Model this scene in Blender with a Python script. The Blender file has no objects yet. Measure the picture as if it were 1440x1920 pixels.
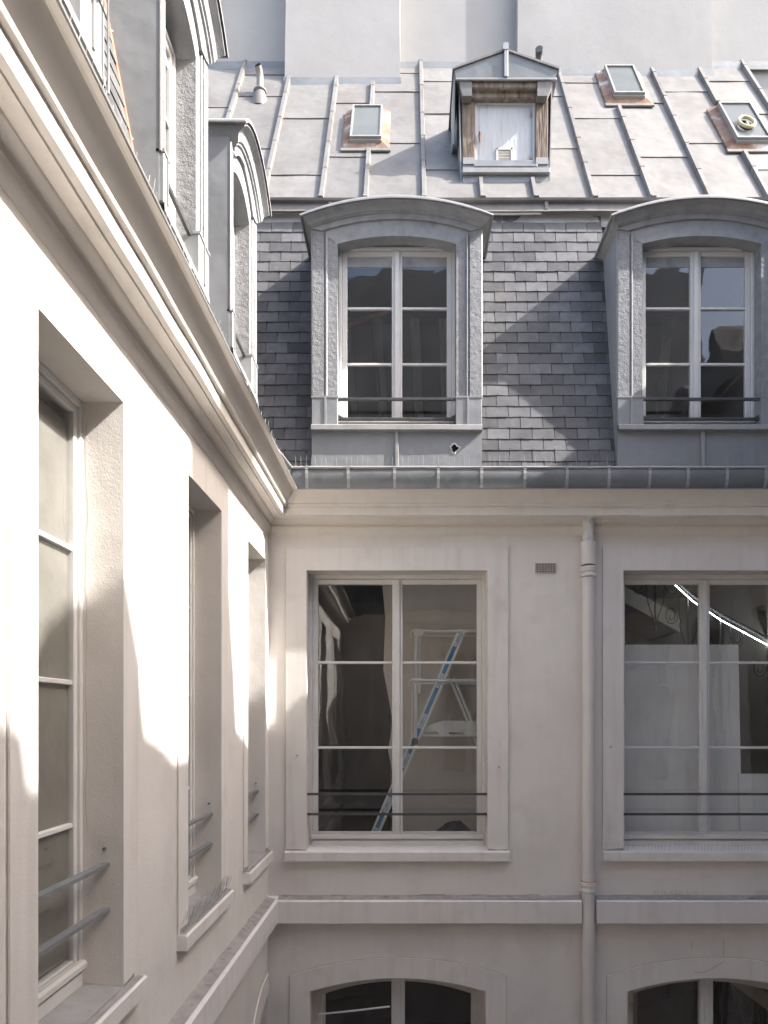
import bpy, bmesh, math, random
from mathutils import Vector, Matrix, noise
from mathutils.geometry import tessellate_polygon

scene = bpy.context.scene
col = scene.collection
random.seed(11)
rad = math.radians
EYE = 6.0                      # camera height above the courtyard paving; heights h below are given from eye level

# ------------------------------------------------------------------ camera (24 mm shift lens on a 36 mm tall frame)
cam_data = bpy.data.cameras.new("camera")
cam = bpy.data.objects.new("camera", cam_data); col.objects.link(cam)
cam.location = (0, 0, EYE); cam.rotation_euler = (rad(90), 0, 0)
cam_data.sensor_fit = 'HORIZONTAL'; cam_data.sensor_width = 27.0; cam_data.lens = 24.0
cam_data.shift_x = -45 / 1440; cam_data.shift_y = 385 / 1440
cam_data.clip_start = 0.02; cam_data.clip_end = 1000
scene.camera = cam

# ------------------------------------------------------------------ sky and sun
SUN = Vector((1.0, -0.196, 0.91)).normalized()
world = bpy.data.worlds.new("World"); scene.world = world; world.use_nodes = True
wn = world.node_tree.nodes; wl = world.node_tree.links
sky = wn.new('ShaderNodeTexSky'); sky.sky_type = 'NISHITA'; sky.sun_disc = False
sky.sun_elevation = math.asin(SUN.z); sky.sun_rotation = math.atan2(SUN.x, SUN.y)
sky.air_density = 1.0; sky.dust_density = 4.0; sky.ozone_density = 1.0
wn['Background'].inputs[1].default_value = 0.14
wl.new(sky.outputs[0], wn['Background'].inputs[0])
sun_data = bpy.data.lights.new("sun", 'SUN'); sun_data.energy = 2.75; sun_data.angle = rad(0.55); sun_data.color = (1.0, 0.968, 0.925)
sun = bpy.data.objects.new("sun", sun_data); col.objects.link(sun)
sun.rotation_euler = SUN.to_track_quat('Z', 'Y').to_euler(); sun.location = (20, -4, 30)
scene.view_settings.view_transform = 'Standard'; scene.view_settings.look = 'None'
scene.view_settings.gamma = 1.0; scene.view_settings.exposure = 2.10
scene.cycles.use_denoising = True
scene.cycles.max_bounces = 10; scene.cycles.diffuse_bounces = 8; scene.cycles.transparent_max_bounces = 16
scene.cycles.caustics_reflective = False; scene.cycles.caustics_refractive = False

# ------------------------------------------------------------------ materials
def new_mat(name):
    m = bpy.data.materials.new(name); m.use_nodes = True
    nt = m.node_tree; return m, nt, nt.nodes, nt.links, nt.nodes['Principled BSDF']

def surface(name, c1, c2, scale=3.0, rough=0.8, bumps=(), metal=0.0, stains=(), streak=None, obj_var=0.0, spec=0.3, stretch=(1, 1, 1), coat=None):
    """two-colour noise surface; bumps: (scale, distance m, detail); stains: (colour, scale, lo, hi, strength); streak: (colour, amount)"""
    m, nt, N, L, P = new_mat(name)
    P.inputs['Roughness'].default_value = rough; P.inputs['Metallic'].default_value = metal
    P.inputs['Specular IOR Level'].default_value = spec
    tc = N.new('ShaderNodeTexCoord'); mp = N.new('ShaderNodeMapping'); mp.inputs['Scale'].default_value = stretch
    L.new(tc.outputs['Object'], mp.inputs['Vector'])
    vec = mp.outputs['Vector']
    oi = None
    if obj_var:
        oi = N.new('ShaderNodeObjectInfo')
        ad = N.new('ShaderNodeVectorMath'); ad.operation = 'MULTIPLY_ADD'
        sc_ = N.new('ShaderNodeCombineXYZ')
        for k in range(3): L.new(oi.outputs['Random'], sc_.inputs[k])
        L.new(sc_.outputs[0], ad.inputs[0]); ad.inputs[1].default_value = (37, 53, 71); L.new(vec, ad.inputs[2])
        vec = ad.outputs[0]
    n1 = N.new('ShaderNodeTexNoise'); n1.inputs['Scale'].default_value = scale; n1.inputs['Detail'].default_value = 6; n1.inputs['Roughness'].default_value = .6
    L.new(vec, n1.inputs['Vector'])
    r1 = N.new('ShaderNodeMapRange'); r1.inputs[1].default_value = .3; r1.inputs[2].default_value = .7
    L.new(n1.outputs['Fac'], r1.inputs[0])
    mx = N.new('ShaderNodeMix'); mx.data_type = 'RGBA'
    mx.inputs[6].default_value = (*c1, 1); mx.inputs[7].default_value = (*c2, 1)
    L.new(r1.outputs[0], mx.inputs[0]); c = mx.outputs[2]
    for (sc, ss, lo, hi, amt) in stains:
        n = N.new('ShaderNodeTexNoise'); n.inputs['Scale'].default_value = ss; n.inputs['Detail'].default_value = 5
        L.new(vec, n.inputs['Vector'])
        r = N.new('ShaderNodeMapRange'); r.inputs[1].default_value = lo; r.inputs[2].default_value = hi; r.inputs[4].default_value = amt
        L.new(n.outputs['Fac'], r.inputs[0])
        x = N.new('ShaderNodeMix'); x.data_type = 'RGBA'; x.inputs[7].default_value = (*sc, 1)
        L.new(r.outputs[0], x.inputs[0]); L.new(c, x.inputs[6]); c = x.outputs[2]
    if streak:
        ms = N.new('ShaderNodeMapping'); ms.inputs['Scale'].default_value = (9, 9, .6); L.new(tc.outputs['Object'], ms.inputs['Vector'])
        n = N.new('ShaderNodeTexNoise'); n.inputs['Scale'].default_value = 1.3; n.inputs['Detail'].default_value = 6
        L.new(ms.outputs[0], n.inputs['Vector'])
        r = N.new('ShaderNodeMapRange'); r.inputs[1].default_value = .5; r.inputs[2].default_value = .78; r.inputs[4].default_value = streak[1]
        L.new(n.outputs['Fac'], r.inputs[0])
        x = N.new('ShaderNodeMix'); x.data_type = 'RGBA'; x.inputs[7].default_value = (*streak[0], 1)
        L.new(r.outputs[0], x.inputs[0]); L.new(c, x.inputs[6]); c = x.outputs[2]
    if obj_var:
        hv = N.new('ShaderNodeHueSaturation')
        r = N.new('ShaderNodeMapRange'); r.inputs[3].default_value = 1 - obj_var; r.inputs[4].default_value = 1 + obj_var
        L.new(oi.outputs['Random'], r.inputs[0]); L.new(r.outputs[0], hv.inputs['Value']); L.new(c, hv.inputs['Color']); c = hv.outputs[0]
    L.new(c, P.inputs['Base Color'])
    if coat: P.inputs['Coat Weight'].default_value = coat
    prev = None
    for (bs, bd, det) in bumps:
        n = N.new('ShaderNodeTexNoise'); n.inputs['Scale'].default_value = bs; n.inputs['Detail'].default_value = det
        L.new(vec, n.inputs['Vector'])
        b = N.new('ShaderNodeBump'); b.inputs['Strength'].default_value = 1.0; b.inputs['Distance'].default_value = bd
        L.new(n.outputs['Fac'], b.inputs['Height'])
        if prev: L.new(prev, b.inputs['Normal'])
        prev = b.outputs[0]
    if prev: L.new(prev, P.inputs['Normal'])
    return m

MAT = {}
STUCCO = dict(rough=.9, spec=.15)
MAT['stucco'] = surface('cream_stucco', (.75, .71, .665), (.80, .765, .725), 1.6, bumps=((1.3, .018, 2), (9, .003, 3), (110, .0016, 3)),
                        stains=(((.56, .50, .44), .9, .56, .86, .45), ((.60, .54, .48), 5, .60, .85, .35), ((.66, .625, .59), 2.2, .52, .60, .35), ((.50, .45, .40), 38, .68, .78, .35)), streak=((.47, .42, .37), .10), **STUCCO)
MAT['stucco_trim'] = surface('cream_trim', (.755, .715, .672), (.80, .768, .73), 2.5, bumps=((3, .006, 2), (70, .0013, 3)),
                        stains=(((.42, .36, .31), 4, .58, .85, .40),), streak=((.50, .45, .41), .30), **STUCCO)
MAT['cornice'] = surface('cream_cornice', (.74, .695, .64), (.79, .75, .70), 2.2, bumps=((4, .006, 3), (60, .0012, 3)),
                        stains=(((.42, .36, .31), 4, .58, .85, .35),), streak=((.44, .38, .33), .12), **STUCCO)
MAT['ledge'] = surface('grimy_ledge', (.30, .28, .265), (.42, .395, .37), 9, bumps=((60, .003, 4),), stains=(((.12, .11, .10), 14, .55, .75, .6),), **STUCCO)
MAT['party_wall'] = surface('white_render', (.315, .308, .298), (.355, .348, .338), 1.1, bumps=((1.5, .010, 3), (60, .0013, 4)),
                        stains=(((.27, .26, .25), .8, .58, .66, .35), ((.30, .29, .28), 9, .62, .74, .3),), **STUCCO)
MAT['plaster'] = surface('grey_rough_plaster', (.265, .268, .275), (.35, .353, .36), 14, rough=.85, bumps=((26, .013, 5), (120, .007, 3)),
                        stains=(((.17, .175, .19), 9, .58, .75, .5), ((.46, .46, .465), 40, .62, .72, .4)), spec=.2)
MAT['plaster_smooth'] = surface('grey_moulded_plaster', (.32, .325, .332), (.42, .425, .432), 9, rough=.85, bumps=((22, .004, 3), (95, .0035, 4)),
                        stains=(((.16, .17, .18), 7, .56, .75, .5),), spec=.2)
MAT['zinc'] = surface('weathered_zinc', (.178, .171, .161), (.235, .227, .216), 1.6, rough=.55, metal=.12, bumps=((2.6, .020, 2), (14, .0022, 3)),
                        stains=(((.145, .130, .115), 2.6, .52, .72, .55), ((.30, .295, .288), 11, .66, .74, .45), ((.27, .262, .252), 6, .6, .8, .4)), streak=((.14, .129, .117), .45), obj_var=.11, spec=.4)
MAT['zinc_blue'] = surface('painted_zinc', (.27, .28, .288), (.325, .335, .342), 1.8, rough=.42, metal=.1, bumps=((4, .010, 2), (30, .0006, 2)),
                        stains=(((.40, .40, .395), 7, .6, .8, .5), ((.19, .195, .20), 5, .6, .8, .4)), streak=((.24, .245, .25), .4), spec=.45)
MAT['zinc_gutter'] = surface('gutter_zinc', (.15, .16, .163), (.22, .23, .233), 3.0, rough=.5, metal=.15, bumps=((6, .004, 2),),
                        stains=(((.09, .09, .088), 6, .55, .8, .6), ((.30, .295, .285), 9, .6, .8, .35)), spec=.45)
MAT['zinc_bright'] = surface('bright_zinc_edge', (.31, .305, .30), (.38, .375, .37), 8, rough=.5, metal=.15, bumps=((25, .001, 2),), spec=.4)
MAT['slate'] = surface('slate', (.105, .105, .109), (.15, .149, .151), 7, rough=.6, bumps=((9, .003, 3), (60, .001, 3)), obj_var=.30,
                        stains=(((.16, .115, .085), 6.5, .63, .74, .6), ((.22, .22, .22), 9, .58, .75, .45), ((.07, .07, .077), 3, .56, .72, .5)), spec=.25)
MAT['slate_far'] = surface('slate_bed', (.05, .05, .052), (.07, .07, .072), 12, rough=.8)
MAT['paint'] = surface('white_window_paint', (.66, .645, .62), (.73, .72, .70), 5, rough=.55, bumps=((40, .0012, 3),), stains=(((.52, .46, .40), 7, .62, .8, .45),), spec=.35)
MAT['paint_old'] = surface('aged_cream_paint', (.54, .50, .45), (.63, .595, .55), 6, rough=.65, bumps=((45, .002, 3),), stains=(((.32, .26, .21), 9, .6, .75, .6),), spec=.3)
MAT['iron'] = surface('dark_painted_iron', (.05, .05, .052), (.085, .085, .088), 20, rough=.5, bumps=((80, .001, 2),), spec=.5)
MAT['iron_grey'] = surface('grey_painted_iron', (.17, .175, .185), (.24, .245, .255), 14, rough=.5, bumps=((60, .001, 2),), spec=.5)
MAT['steel'] = surface('steel_wire', (.34, .33, .32), (.44, .43, .41), 20, rough=.5)
MAT['lead'] = surface('lead_sheet', (.33, .32, .315), (.43, .42, .41), 6, rough=.6, metal=.1, bumps=((8, .012, 3), (40, .001, 2)), stains=(((.22, .20, .19), 8, .58, .75, .5),))
MAT['wood'] = surface('weathered_wood', (.10, .072, .052), (.27, .225, .185), 9, rough=.85, bumps=((12, .012, 4),), stretch=(3, 3, .45), stains=(((.34, .31, .29), 4, .55, .72, .6),))
MAT['door'] = surface('flaking_grey_paint', (.50, .51, .52), (.58, .585, .59), 4, rough=.7, bumps=((10, .003, 3),), stretch=(4, 4, .6), stains=(((.36, .33, .31), 5, .6, .75, .5),), spec=.25)
MAT['rust'] = surface('rusted_metal', (.20, .10, .058), (.36, .27, .215), 6, rough=.8, bumps=((30, .004, 4),), stains=(((.60, .57, .54), 6, .56, .68, .7),), spec=.25)
MAT['sky_metal'] = surface('skylight_frame_metal', (.25, .245, .24), (.33, .325, .315), 14, rough=.5, metal=.2, stains=(((.30, .24, .19), 18, .6, .75, .5),))
MAT['dark'] = surface('dark_void', (.012, .011, .010), (.02, .018, .016), 4, rough=.95, spec=.05)
MAT['aluminium'] = surface('aluminium', (.68, .67, .65), (.76, .75, .73), 30, rough=.4, metal=.1, spec=.5)
MAT['blue_label'] = surface('blue_label', (.06, .20, .38), (.09, .25, .43), 20, rough=.5)
MAT['white_label'] = surface('white_label', (.68, .70, .72), (.74, .75, .76), 20, rough=.5)
MAT['plastic_black'] = surface('black_plastic', (.02, .02, .02), (.035, .034, .033), 10, rough=.45, bumps=((18, .02, 3),))
MAT['board'] = surface('white_board', (.83, .80, .785), (.86, .84, .825), 1.2, rough=.7, stains=(((.66, .63, .62), 2, .55, .7, .4),))
MAT['board_bright'] = surface('bright_board', (.84, .82, .81), (.87, .855, .845), 1.2, rough=.6)
MAT['room'] = surface('brown_room_wall', (.21, .18, .155), (.25, .215, .185), 1.5, rough=.9, spec=.1)
MAT['room_light'] = surface('beige_room_wall', (.36, .325, .285), (.42, .38, .335), 1.2, rough=.9, spec=.1)
MAT['room_dark'] = surface('dark_room_wall', (.05, .044, .038), (.07, .062, .054), 1.5, rough=.95, spec=.1)
MAT['partition'] = surface('bare_plasterboard', (.56, .50, .44), (.62, .56, .50), 1.2, rough=.9, spec=.1)
MAT['reflection_sheet'] = surface('beige_reflection_sheet', (.23, .21, .185), (.31, .285, .255), 6, rough=.9, bumps=((6, .010, 3),), spec=.1)  # pale tone imitating the jamb reflected in the narrow panes
MAT['joint'] = surface('dark_joint', (.36, .31, .265), (.50, .45, .40), 7, rough=.95, spec=.1)
MAT['rope'] = surface('yellow_ring', (.55, .47, .28), (.64, .56, .36), 30, rough=.7)
MAT['flake'] = surface('flaking_white_paint', (.60, .585, .56), (.70, .69, .67), 12, rough=.8, bumps=((24, .03, 3),), stains=(((.38, .33, .29), 11, .56, .68, .6),))
MAT['pipe'] = surface('cream_pipe_paint', (.66, .63, .60), (.71, .685, .655), 3, rough=.45, bumps=((6, .002, 2),), streak=((.5, .45, .4), .2), spec=.4)
MAT['rust_orange'] = surface('orange_rust', (.38, .14, .05), (.50, .26, .12), 30, rough=.8)
MAT['copper'] = surface('orange_cable', (.42, .20, .12), (.48, .24, .15), 30, rough=.6)
MAT['cobble'] = surface('courtyard_paving', (.42, .40, .37), (.52, .50, .46), 3, rough=.9, bumps=((7, .03, 2),), spec=.2)
MAT['terracotta'] = surface('clay_pot', (.36, .20, .13), (.44, .27, .18), 6, rough=.9)

def glass_mat(name, ior, wav, tint=(.93, .95, .94)):
    m, nt, N, L, P = new_mat(name); N.remove(P)
    out = N['Material Output']
    tr = N.new('ShaderNodeBsdfTransparent'); tr.inputs[0].default_value = (*tint, 1)
    gl = N.new('ShaderNodeBsdfGlossy'); gl.inputs['Roughness'].default_value = .015
    lw = N.new('ShaderNodeLayerWeight'); lw.inputs['Blend'].default_value = .5
    pw = N.new('ShaderNodeMath'); pw.operation = 'POWER'; pw.inputs[1].default_value = 5.0; L.new(lw.outputs['Facing'], pw.inputs[0])
    f0 = ((ior - 1) / (ior + 1)) ** 2
    fr = N.new('ShaderNodeMath'); fr.operation = 'MULTIPLY_ADD'; fr.inputs[1].default_value = 1 - f0; fr.inputs[2].default_value = f0; L.new(pw.outputs[0], fr.inputs[0])
    mx = N.new('ShaderNodeMixShader')
    tc = N.new('ShaderNodeTexCoord'); n = N.new('ShaderNodeTexNoise'); n.inputs['Scale'].default_value = 2.2; n.inputs['Detail'].default_value = 1.5
    b = N.new('ShaderNodeBump'); b.inputs['Distance'].default_value = wav
    oi = N.new('ShaderNodeObjectInfo'); ad = N.new('ShaderNodeVectorMath'); ad.operation = 'ADD'
    L.new(tc.outputs['Object'], ad.inputs[0]); L.new(oi.outputs['Random'], ad.inputs[1])
    L.new(ad.outputs[0], n.inputs['Vector']); L.new(n.outputs['Fac'], b.inputs['Height'])
    L.new(b.outputs[0], gl.inputs['Normal'])
    df = N.new('ShaderNodeBsdfDiffuse'); df.inputs[0].default_value = (.5, .48, .45, 1)      # dust on the panes
    n2 = N.new('ShaderNodeTexNoise'); n2.inputs['Scale'].default_value = 4; n2.inputs['Detail'].default_value = 7
    mp = N.new('ShaderNodeMapping'); mp.inputs['Scale'].default_value = (5, 5, .8); L.new(ad.outputs[0], mp.inputs['Vector']); L.new(mp.outputs[0], n2.inputs['Vector'])
    r = N.new('ShaderNodeMapRange'); r.inputs[1].default_value = .45; r.inputs[2].default_value = .8; r.inputs[3].default_value = .012; r.inputs[4].default_value = .075
    L.new(n2.outputs['Fac'], r.inputs[0])
    md = N.new('ShaderNodeMixShader'); L.new(r.outputs[0], md.inputs[0]); L.new(tr.outputs[0], md.inputs[1]); L.new(df.outputs[0], md.inputs[2])
    f2 = N.new('ShaderNodeMath'); f2.operation = 'SUBTRACT'; f2.inputs[0].default_value = 1.0; L.new(fr.outputs[0], f2.inputs[1])
    f3 = N.new('ShaderNodeMath'); f3.operation = 'MULTIPLY'; L.new(f2.outputs[0], f3.inputs[0]); L.new(f2.outputs[0], f3.inputs[1])
    f4 = N.new('ShaderNodeMath'); f4.operation = 'SUBTRACT'; f4.inputs[0].default_value = 1.0; L.new(f3.outputs[0], f4.inputs[1])   # both faces of the pane
    L.new(f4.outputs[0], mx.inputs[0]); L.new(md.outputs[0], mx.inputs[1]); L.new(gl.outputs[0], mx.inputs[2])
    L.new(mx.outputs[0], out.inputs[0])
    return m
MAT['glass'] = glass_mat('old_window_glass', 1.62, .0035)
MAT['glass_sky'] = surface('wired_skylight_glass', (.11, .125, .13), (.14, .155, .16), 3, rough=.15, bumps=((3, .004, 1),), spec=.8)

def lamp_mat(name, colr, strength):
    m, nt, N, L, P = new_mat(name); N.remove(P)
    e = N.new('ShaderNodeEmission'); e.inputs[0].default_value = (*colr, 1); e.inputs[1].default_value = strength
    L.new(e.outputs[0], N['Material Output'].inputs[0]); return m
MAT['led'] = lamp_mat('led_strip', (.86, .95, 1.0), 9.0)

# ------------------------------------------------------------------ mesh helpers. Local frame of a wing: x along the wall, -y out into the court, z up; h = height from eye level
class MB:
    def __init__(s): s.v = []; s.f = []
    def p(s, x, y, h): s.v.append((x, y, h + EYE)); return len(s.v) - 1
    def quad(s, a, b, c, d): i = [s.p(*q) for q in (a, b, c, d)]; s.f.append(tuple(i)); return s
    def box(s, x0, x1, y0, y1, z0, z1):
        i = [s.p(x, y, z) for z in (z0, z1) for y in (y0, y1) for x in (x0, x1)]
        for q in ((0, 2, 3, 1), (4, 5, 7, 6), (0, 1, 5, 4), (2, 6, 7, 3), (0, 4, 6, 2), (1, 3, 7, 5)): s.f.append(tuple(i[k] for k in q))
        return s
    def prism(s, poly, fn0, fn1):
        a = [s.p(*fn0(*q)) for q in poly]; b = [s.p(*fn1(*q)) for q in poly]; n = len(poly)
        s.f.append(tuple(a)); s.f.append(tuple(reversed(b)))
        for k in range(n): s.f.append((a[k], b[k], b[(k + 1) % n], a[(k + 1) % n]))
        return s
    def rings(s, rings, closed=False):
        idx = [[s.p(*q) for q in r] for r in rings]
        for a, b in zip(idx[:-1], idx[1:]):
            n = len(a)
            for k in range(n if closed else n - 1): s.f.append((a[k], a[(k + 1) % n], b[(k + 1) % n], b[k]))
        return idx
    def tube(s, path, r, n=8, caps=True):
        path = [Vector(q) for q in path]; rr = r if isinstance(r, (list, tuple)) else [r] * len(path)
        rings = []; up = Vector((0.13, .21, .97))
        for k, q in enumerate(path):
            t = (path[min(k + 1, len(path) - 1)] - path[max(k - 1, 0)]).normalized()
            a = t.cross(up)
            if a.length < .05: a = t.cross(Vector((1, .1, 0)))
            a.normalize(); b = t.cross(a)
            rings.append([tuple(q + (a * math.cos(2 * math.pi * j / n) + b * math.sin(2 * math.pi * j / n)) * rr[k]) for j in range(n)])
        idx = s.rings(rings, True)
        if caps: s.f.append(tuple(reversed(idx[0]))); s.f.append(tuple(idx[-1]))
        return s
    def lathe(s, cx, cy, prof, n=20):
        s.rings([[(cx + r * math.cos(2 * math.pi * j / n), cy + r * math.sin(2 * math.pi * j / n), z) for j in range(n)] for (r, z) in prof], True); return s
    def sweep(s, prof, x0, x1, m0=0, m1=0, step=.14, jit=.0022, seed=0):
        n = max(1, int((x1 - x0) / step)) if jit else 1
        rings = []
        for k in range(n + 1):
            t = k / n; ring = []
            for j, (pp, h) in enumerate(prof):
                a = x0 + m0 * pp; b = x1 + m1 * pp
                x = a + (b - a) * t
                q = Vector((x * 2.3 + seed, j * .31, 0)); q2 = Vector((x * .7 + seed, j * .07 + 9, 3))
                dj = (noise.noise(q) * .7 + noise.noise(q2)) * jit if jit else 0
                ring.append((x, -(pp + dj), h + dj * .8))
            rings.append(ring)
        s.rings(rings); return s
    def build(s, name, mat, parent=None, smooth=None, bevel=0, recalc=True):
        me = bpy.data.meshes.new(name); me.from_pydata(s.v, [], s.f); me.update()
        bm = bmesh.new(); bm.from_mesh(me)
        if recalc: bmesh.ops.recalc_face_normals(bm, faces=bm.faces[:])
        if bevel:
            bmesh.ops.remove_doubles(bm, verts=bm.verts[:], dist=1e-5)
            eds = [e for e in bm.edges if len(e.link_faces) == 2 and e.calc_face_angle(0) > .5]
            bmesh.ops.bevel(bm, geom=eds, offset=bevel, segments=1, affect='EDGES', clamp_overlap=True)
        bm.to_mesh(me); bm.free()
        if smooth:
            for p_ in me.polygons: p_.use_smooth = True
            me.set_sharp_from_angle(angle=rad(smooth))
        me.materials.append(MAT[mat])
        return link(name, me, parent)

def link(name, data, parent=None):
    o = bpy.data.objects.new(name, data); col.objects.link(o)
    if parent: o.parent = parent
    return o
def tag(o, label=None, cat=None, group=None, kind=None):
    if label: o['label'] = label
    if cat: o['category'] = cat
    if group: o['group'] = group
    if kind: o['kind'] = kind
    return o
def thing(name, label, cat, loc=(0, 0, 0), rz=0, group=None):
    o = link(name, None); o.location = loc; o.rotation_euler = (0, 0, rad(rz)); return tag(o, label, cat, group)

def arc_pts(cx, hw, h_end, h_apex, n=20):
    """segmental arch from left spring to right spring"""
    rise = h_apex - h_end
    R = (hw * hw + rise * rise) / (2 * rise); cz = h_apex - R; a = math.asin(min(1, hw / R))
    return [(cx + R * math.sin(-a + 2 * a * k / n), cz + R * math.cos(-a + 2 * a * k / n)) for k in range(n + 1)]

def hole_rect(x0, x1, z0, z1): return [(x0, z0), (x1, z0), (x1, z1), (x0, z1)]
def hole_arch(cx, hw, z0, spring, apex): return [(cx - hw, z0), (cx + hw, z0)] + list(reversed(arc_pts(cx, hw, spring, apex)))

def wall_panel(name, mat, parent, outer, holes, y=0.0, depth=.34):
    m = MB(); polys = [[Vector((x, 0, z)) for x, z in outer]] + [[Vector((x, 0, z)) for x, z in h] for h in holes]
    flat = [q for pl in polys for q in pl]
    tris = tessellate_polygon(polys)
    ids = [m.p(q.x, y, q.z) for q in flat]
    for t in tris: m.f.append(tuple(ids[k] for k in t))
    for h in holes:
        for k in range(len(h)):
            (xa, za), (xb, zb) = h[k], h[(k + 1) % len(h)]
            m.quad((xa, y, za), (xb, y, zb), (xb, y + depth, zb), (xa, y + depth, za))
    return m.build(name, mat, parent)

def band(name, mat, parent, outer, inner, proj, y=0.0):
    """raised flat surround: outer and inner are open point lists of the same length (left foot, ... , right foot)"""
    m = MB(); n = len(outer)
    for k in range(n - 1):
        a, b, c, d = outer[k], outer[k + 1], inner[k + 1], inner[k]
        f = [(q[0], y - proj, q[1]) for q in (a, b, c, d)]
        m.quad(*f)
        m.quad((a[0], y, a[1]), (b[0], y, b[1]), f[1], f[0])
        m.quad((d[0], y, d[1]), (c[0], y, c[1]), f[2], f[3])
    o_ = m.build(name, mat, parent)
    j = MB()                                             # thin darker strip where the surround meets the wall
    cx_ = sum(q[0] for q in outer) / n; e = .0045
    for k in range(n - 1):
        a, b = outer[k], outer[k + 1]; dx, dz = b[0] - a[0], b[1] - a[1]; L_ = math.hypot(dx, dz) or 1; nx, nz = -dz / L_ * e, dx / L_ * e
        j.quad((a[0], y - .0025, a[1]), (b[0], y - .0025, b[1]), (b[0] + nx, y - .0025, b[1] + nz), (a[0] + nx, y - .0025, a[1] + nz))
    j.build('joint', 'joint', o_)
    return o_

def glazing(part, x0, x1, z0, z1, y, cols, zbars, sw=.05, bar=.024, rail=.06, paint='paint', depth=.045, centre=.05, pane_mat='glass', proud=.018):
    """casements between x0,x1 (inside the fixed frame): cols 1 or 2; zbars heights of the glazing bars"""
    spans = [(x0, x1)] if cols == 1 else [(x0, (x0 + x1) / 2), ((x0 + x1) / 2, x1)]
    for (a, b) in spans:
        m = MB()
        m.box(a + .002, a + sw, y, y + depth, z0, z1); m.box(b - sw, b - .002, y, y + depth, z0, z1)
        m.box(a + sw, b - sw, y + .001, y + depth - .001, z1 - sw, z1 - .001); m.box(a + sw, b - sw, y + .001, y + depth - .001, z0 + .001, z0 + rail)
        for zb in zbars: m.box(a + sw, b - sw, y + .006, y + depth - .006, zb - bar / 2, zb + bar / 2)
        m.build('casement', paint, part, bevel=.004)
        zs = [z0 + rail] + list(zbars) + [z1 - sw]
        for k in range(len(zs) - 1):
            lo = zs[k] + (bar / 2 if k else 0); hi = zs[k + 1] - (bar / 2 if k < len(zs) - 2 else 0)
            t = random.uniform(-.0025, .0025); t2 = random.uniform(-.0025, .0025)
            g = MB(); yy = y + depth * .5
            g.quad((a + sw - .002, yy + t, lo - .002), (b - sw + .002, yy - t + t2, lo - .002), (b - sw + .002, yy - t, hi + .002), (a + sw - .002, yy + t + t2, hi + .002))
            g.build('pane', pane_mat, part, recalc=False)
    if cols == 2 and centre:
        c = (x0 + x1) / 2
        MB().box(c - centre / 2, c + centre / 2, y - proud, y + .002, z0 + .01, z1 - .01).build('astragal', paint, part, bevel=.004)
        MB().box(c + centre / 2 + .006, c + centre / 2 + .010, y - .003, y + .001, z0 + .01, z1 - .01).build('closing_seam', 'paint_old', part)

def window_rect(wing, x0, x1, z0, z1, cols, zbars, glass_z0, glass_z1, recess=.178, fw=.03, sw=.05, paint='paint', room='dark', bars=True, bar_mat='iron', label=None, centre=.045):
    y = recess
    m = MB()
    m.box(x0, x0 + fw, y, y + .07, z0, z1); m.box(x1 - fw, x1, y, y + .07, z0, z1)
    m.box(x0 + fw, x1 - fw, y + .001, y + .07, z1 - fw - .01, z1)
    m.box(x0 + fw, x1 - fw, y - .012, y + .07, z0 + .0, z0 + .062)
    w = m.build('window', paint, wing, bevel=.004)
    if label: w['label'] = label
    MB().box(x0 + .012, x1 - .012, y - .03, y + .012, z0 + .072, z0 + .118).build('weather_bar', paint, w, bevel=.012)
    cz0 = glass_z0 - .03; cz1 = glass_z1 + sw
    glazing(w, x0 + fw, x1 - fw, z0 + .068, z1 - fw - .012, y + .012, cols, zbars, sw=sw, rail=glass_z0 - z0 - .068, paint=paint, centre=centre)
    return w

def guard_bars(wing, x0, x1, hs, y=.07, mat='iron', size=(.016, .02)):
    for h in hs:
        MB().box(x0 - .02, x1 + .02, y - size[0], y + size[0], h - size[1] / 2, h + size[1] / 2).build('guard_bar', mat, wing)

def sill(wing, x0, x1, z1, thick=.088, proj=.06, mat='stucco_trim', recess=.19, ov=.0):
    m = MB()
    prof = [(-.0 - recess, z1 + .012), (proj - .01, z1 - .004), (proj, z1 - .012), (proj, z1 - thick), (.0 - recess, z1 - thick)]
    m.sweep([(a, b) for a, b in prof], x0, x1, step=.2, jit=.0015, seed=x0)
    m.prism(prof, lambda a, b: (x0, -a, b), lambda a, b: (x0 + .0005, -a, b)); m.prism(prof, lambda a, b: (x1, -a, b), lambda a, b: (x1 - .0005, -a, b))
    return m.build('sill', mat, wing)

def room_box(wing, x0, x1, y0, y1, z0, z1, mat, name='room', front=True):
    m = MB()
    m.quad((x0, y0, z0), (x1, y0, z0), (x1, y1, z0), (x0, y1, z0)); m.quad((x0, y0, z1), (x1, y0, z1), (x1, y1, z1), (x0, y1, z1))
    m.quad((x0, y1, z0), (x1, y1, z0), (x1, y1, z1), (x0, y1, z1))
    m.quad((x0, y0, z0), (x0, y1, z0), (x0, y1, z1), (x0, y0, z1)); m.quad((x1, y0, z0), (x1, y1, z0), (x1, y1, z1), (x1, y0, z1))
    return m.build(name, mat, wing)

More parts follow.
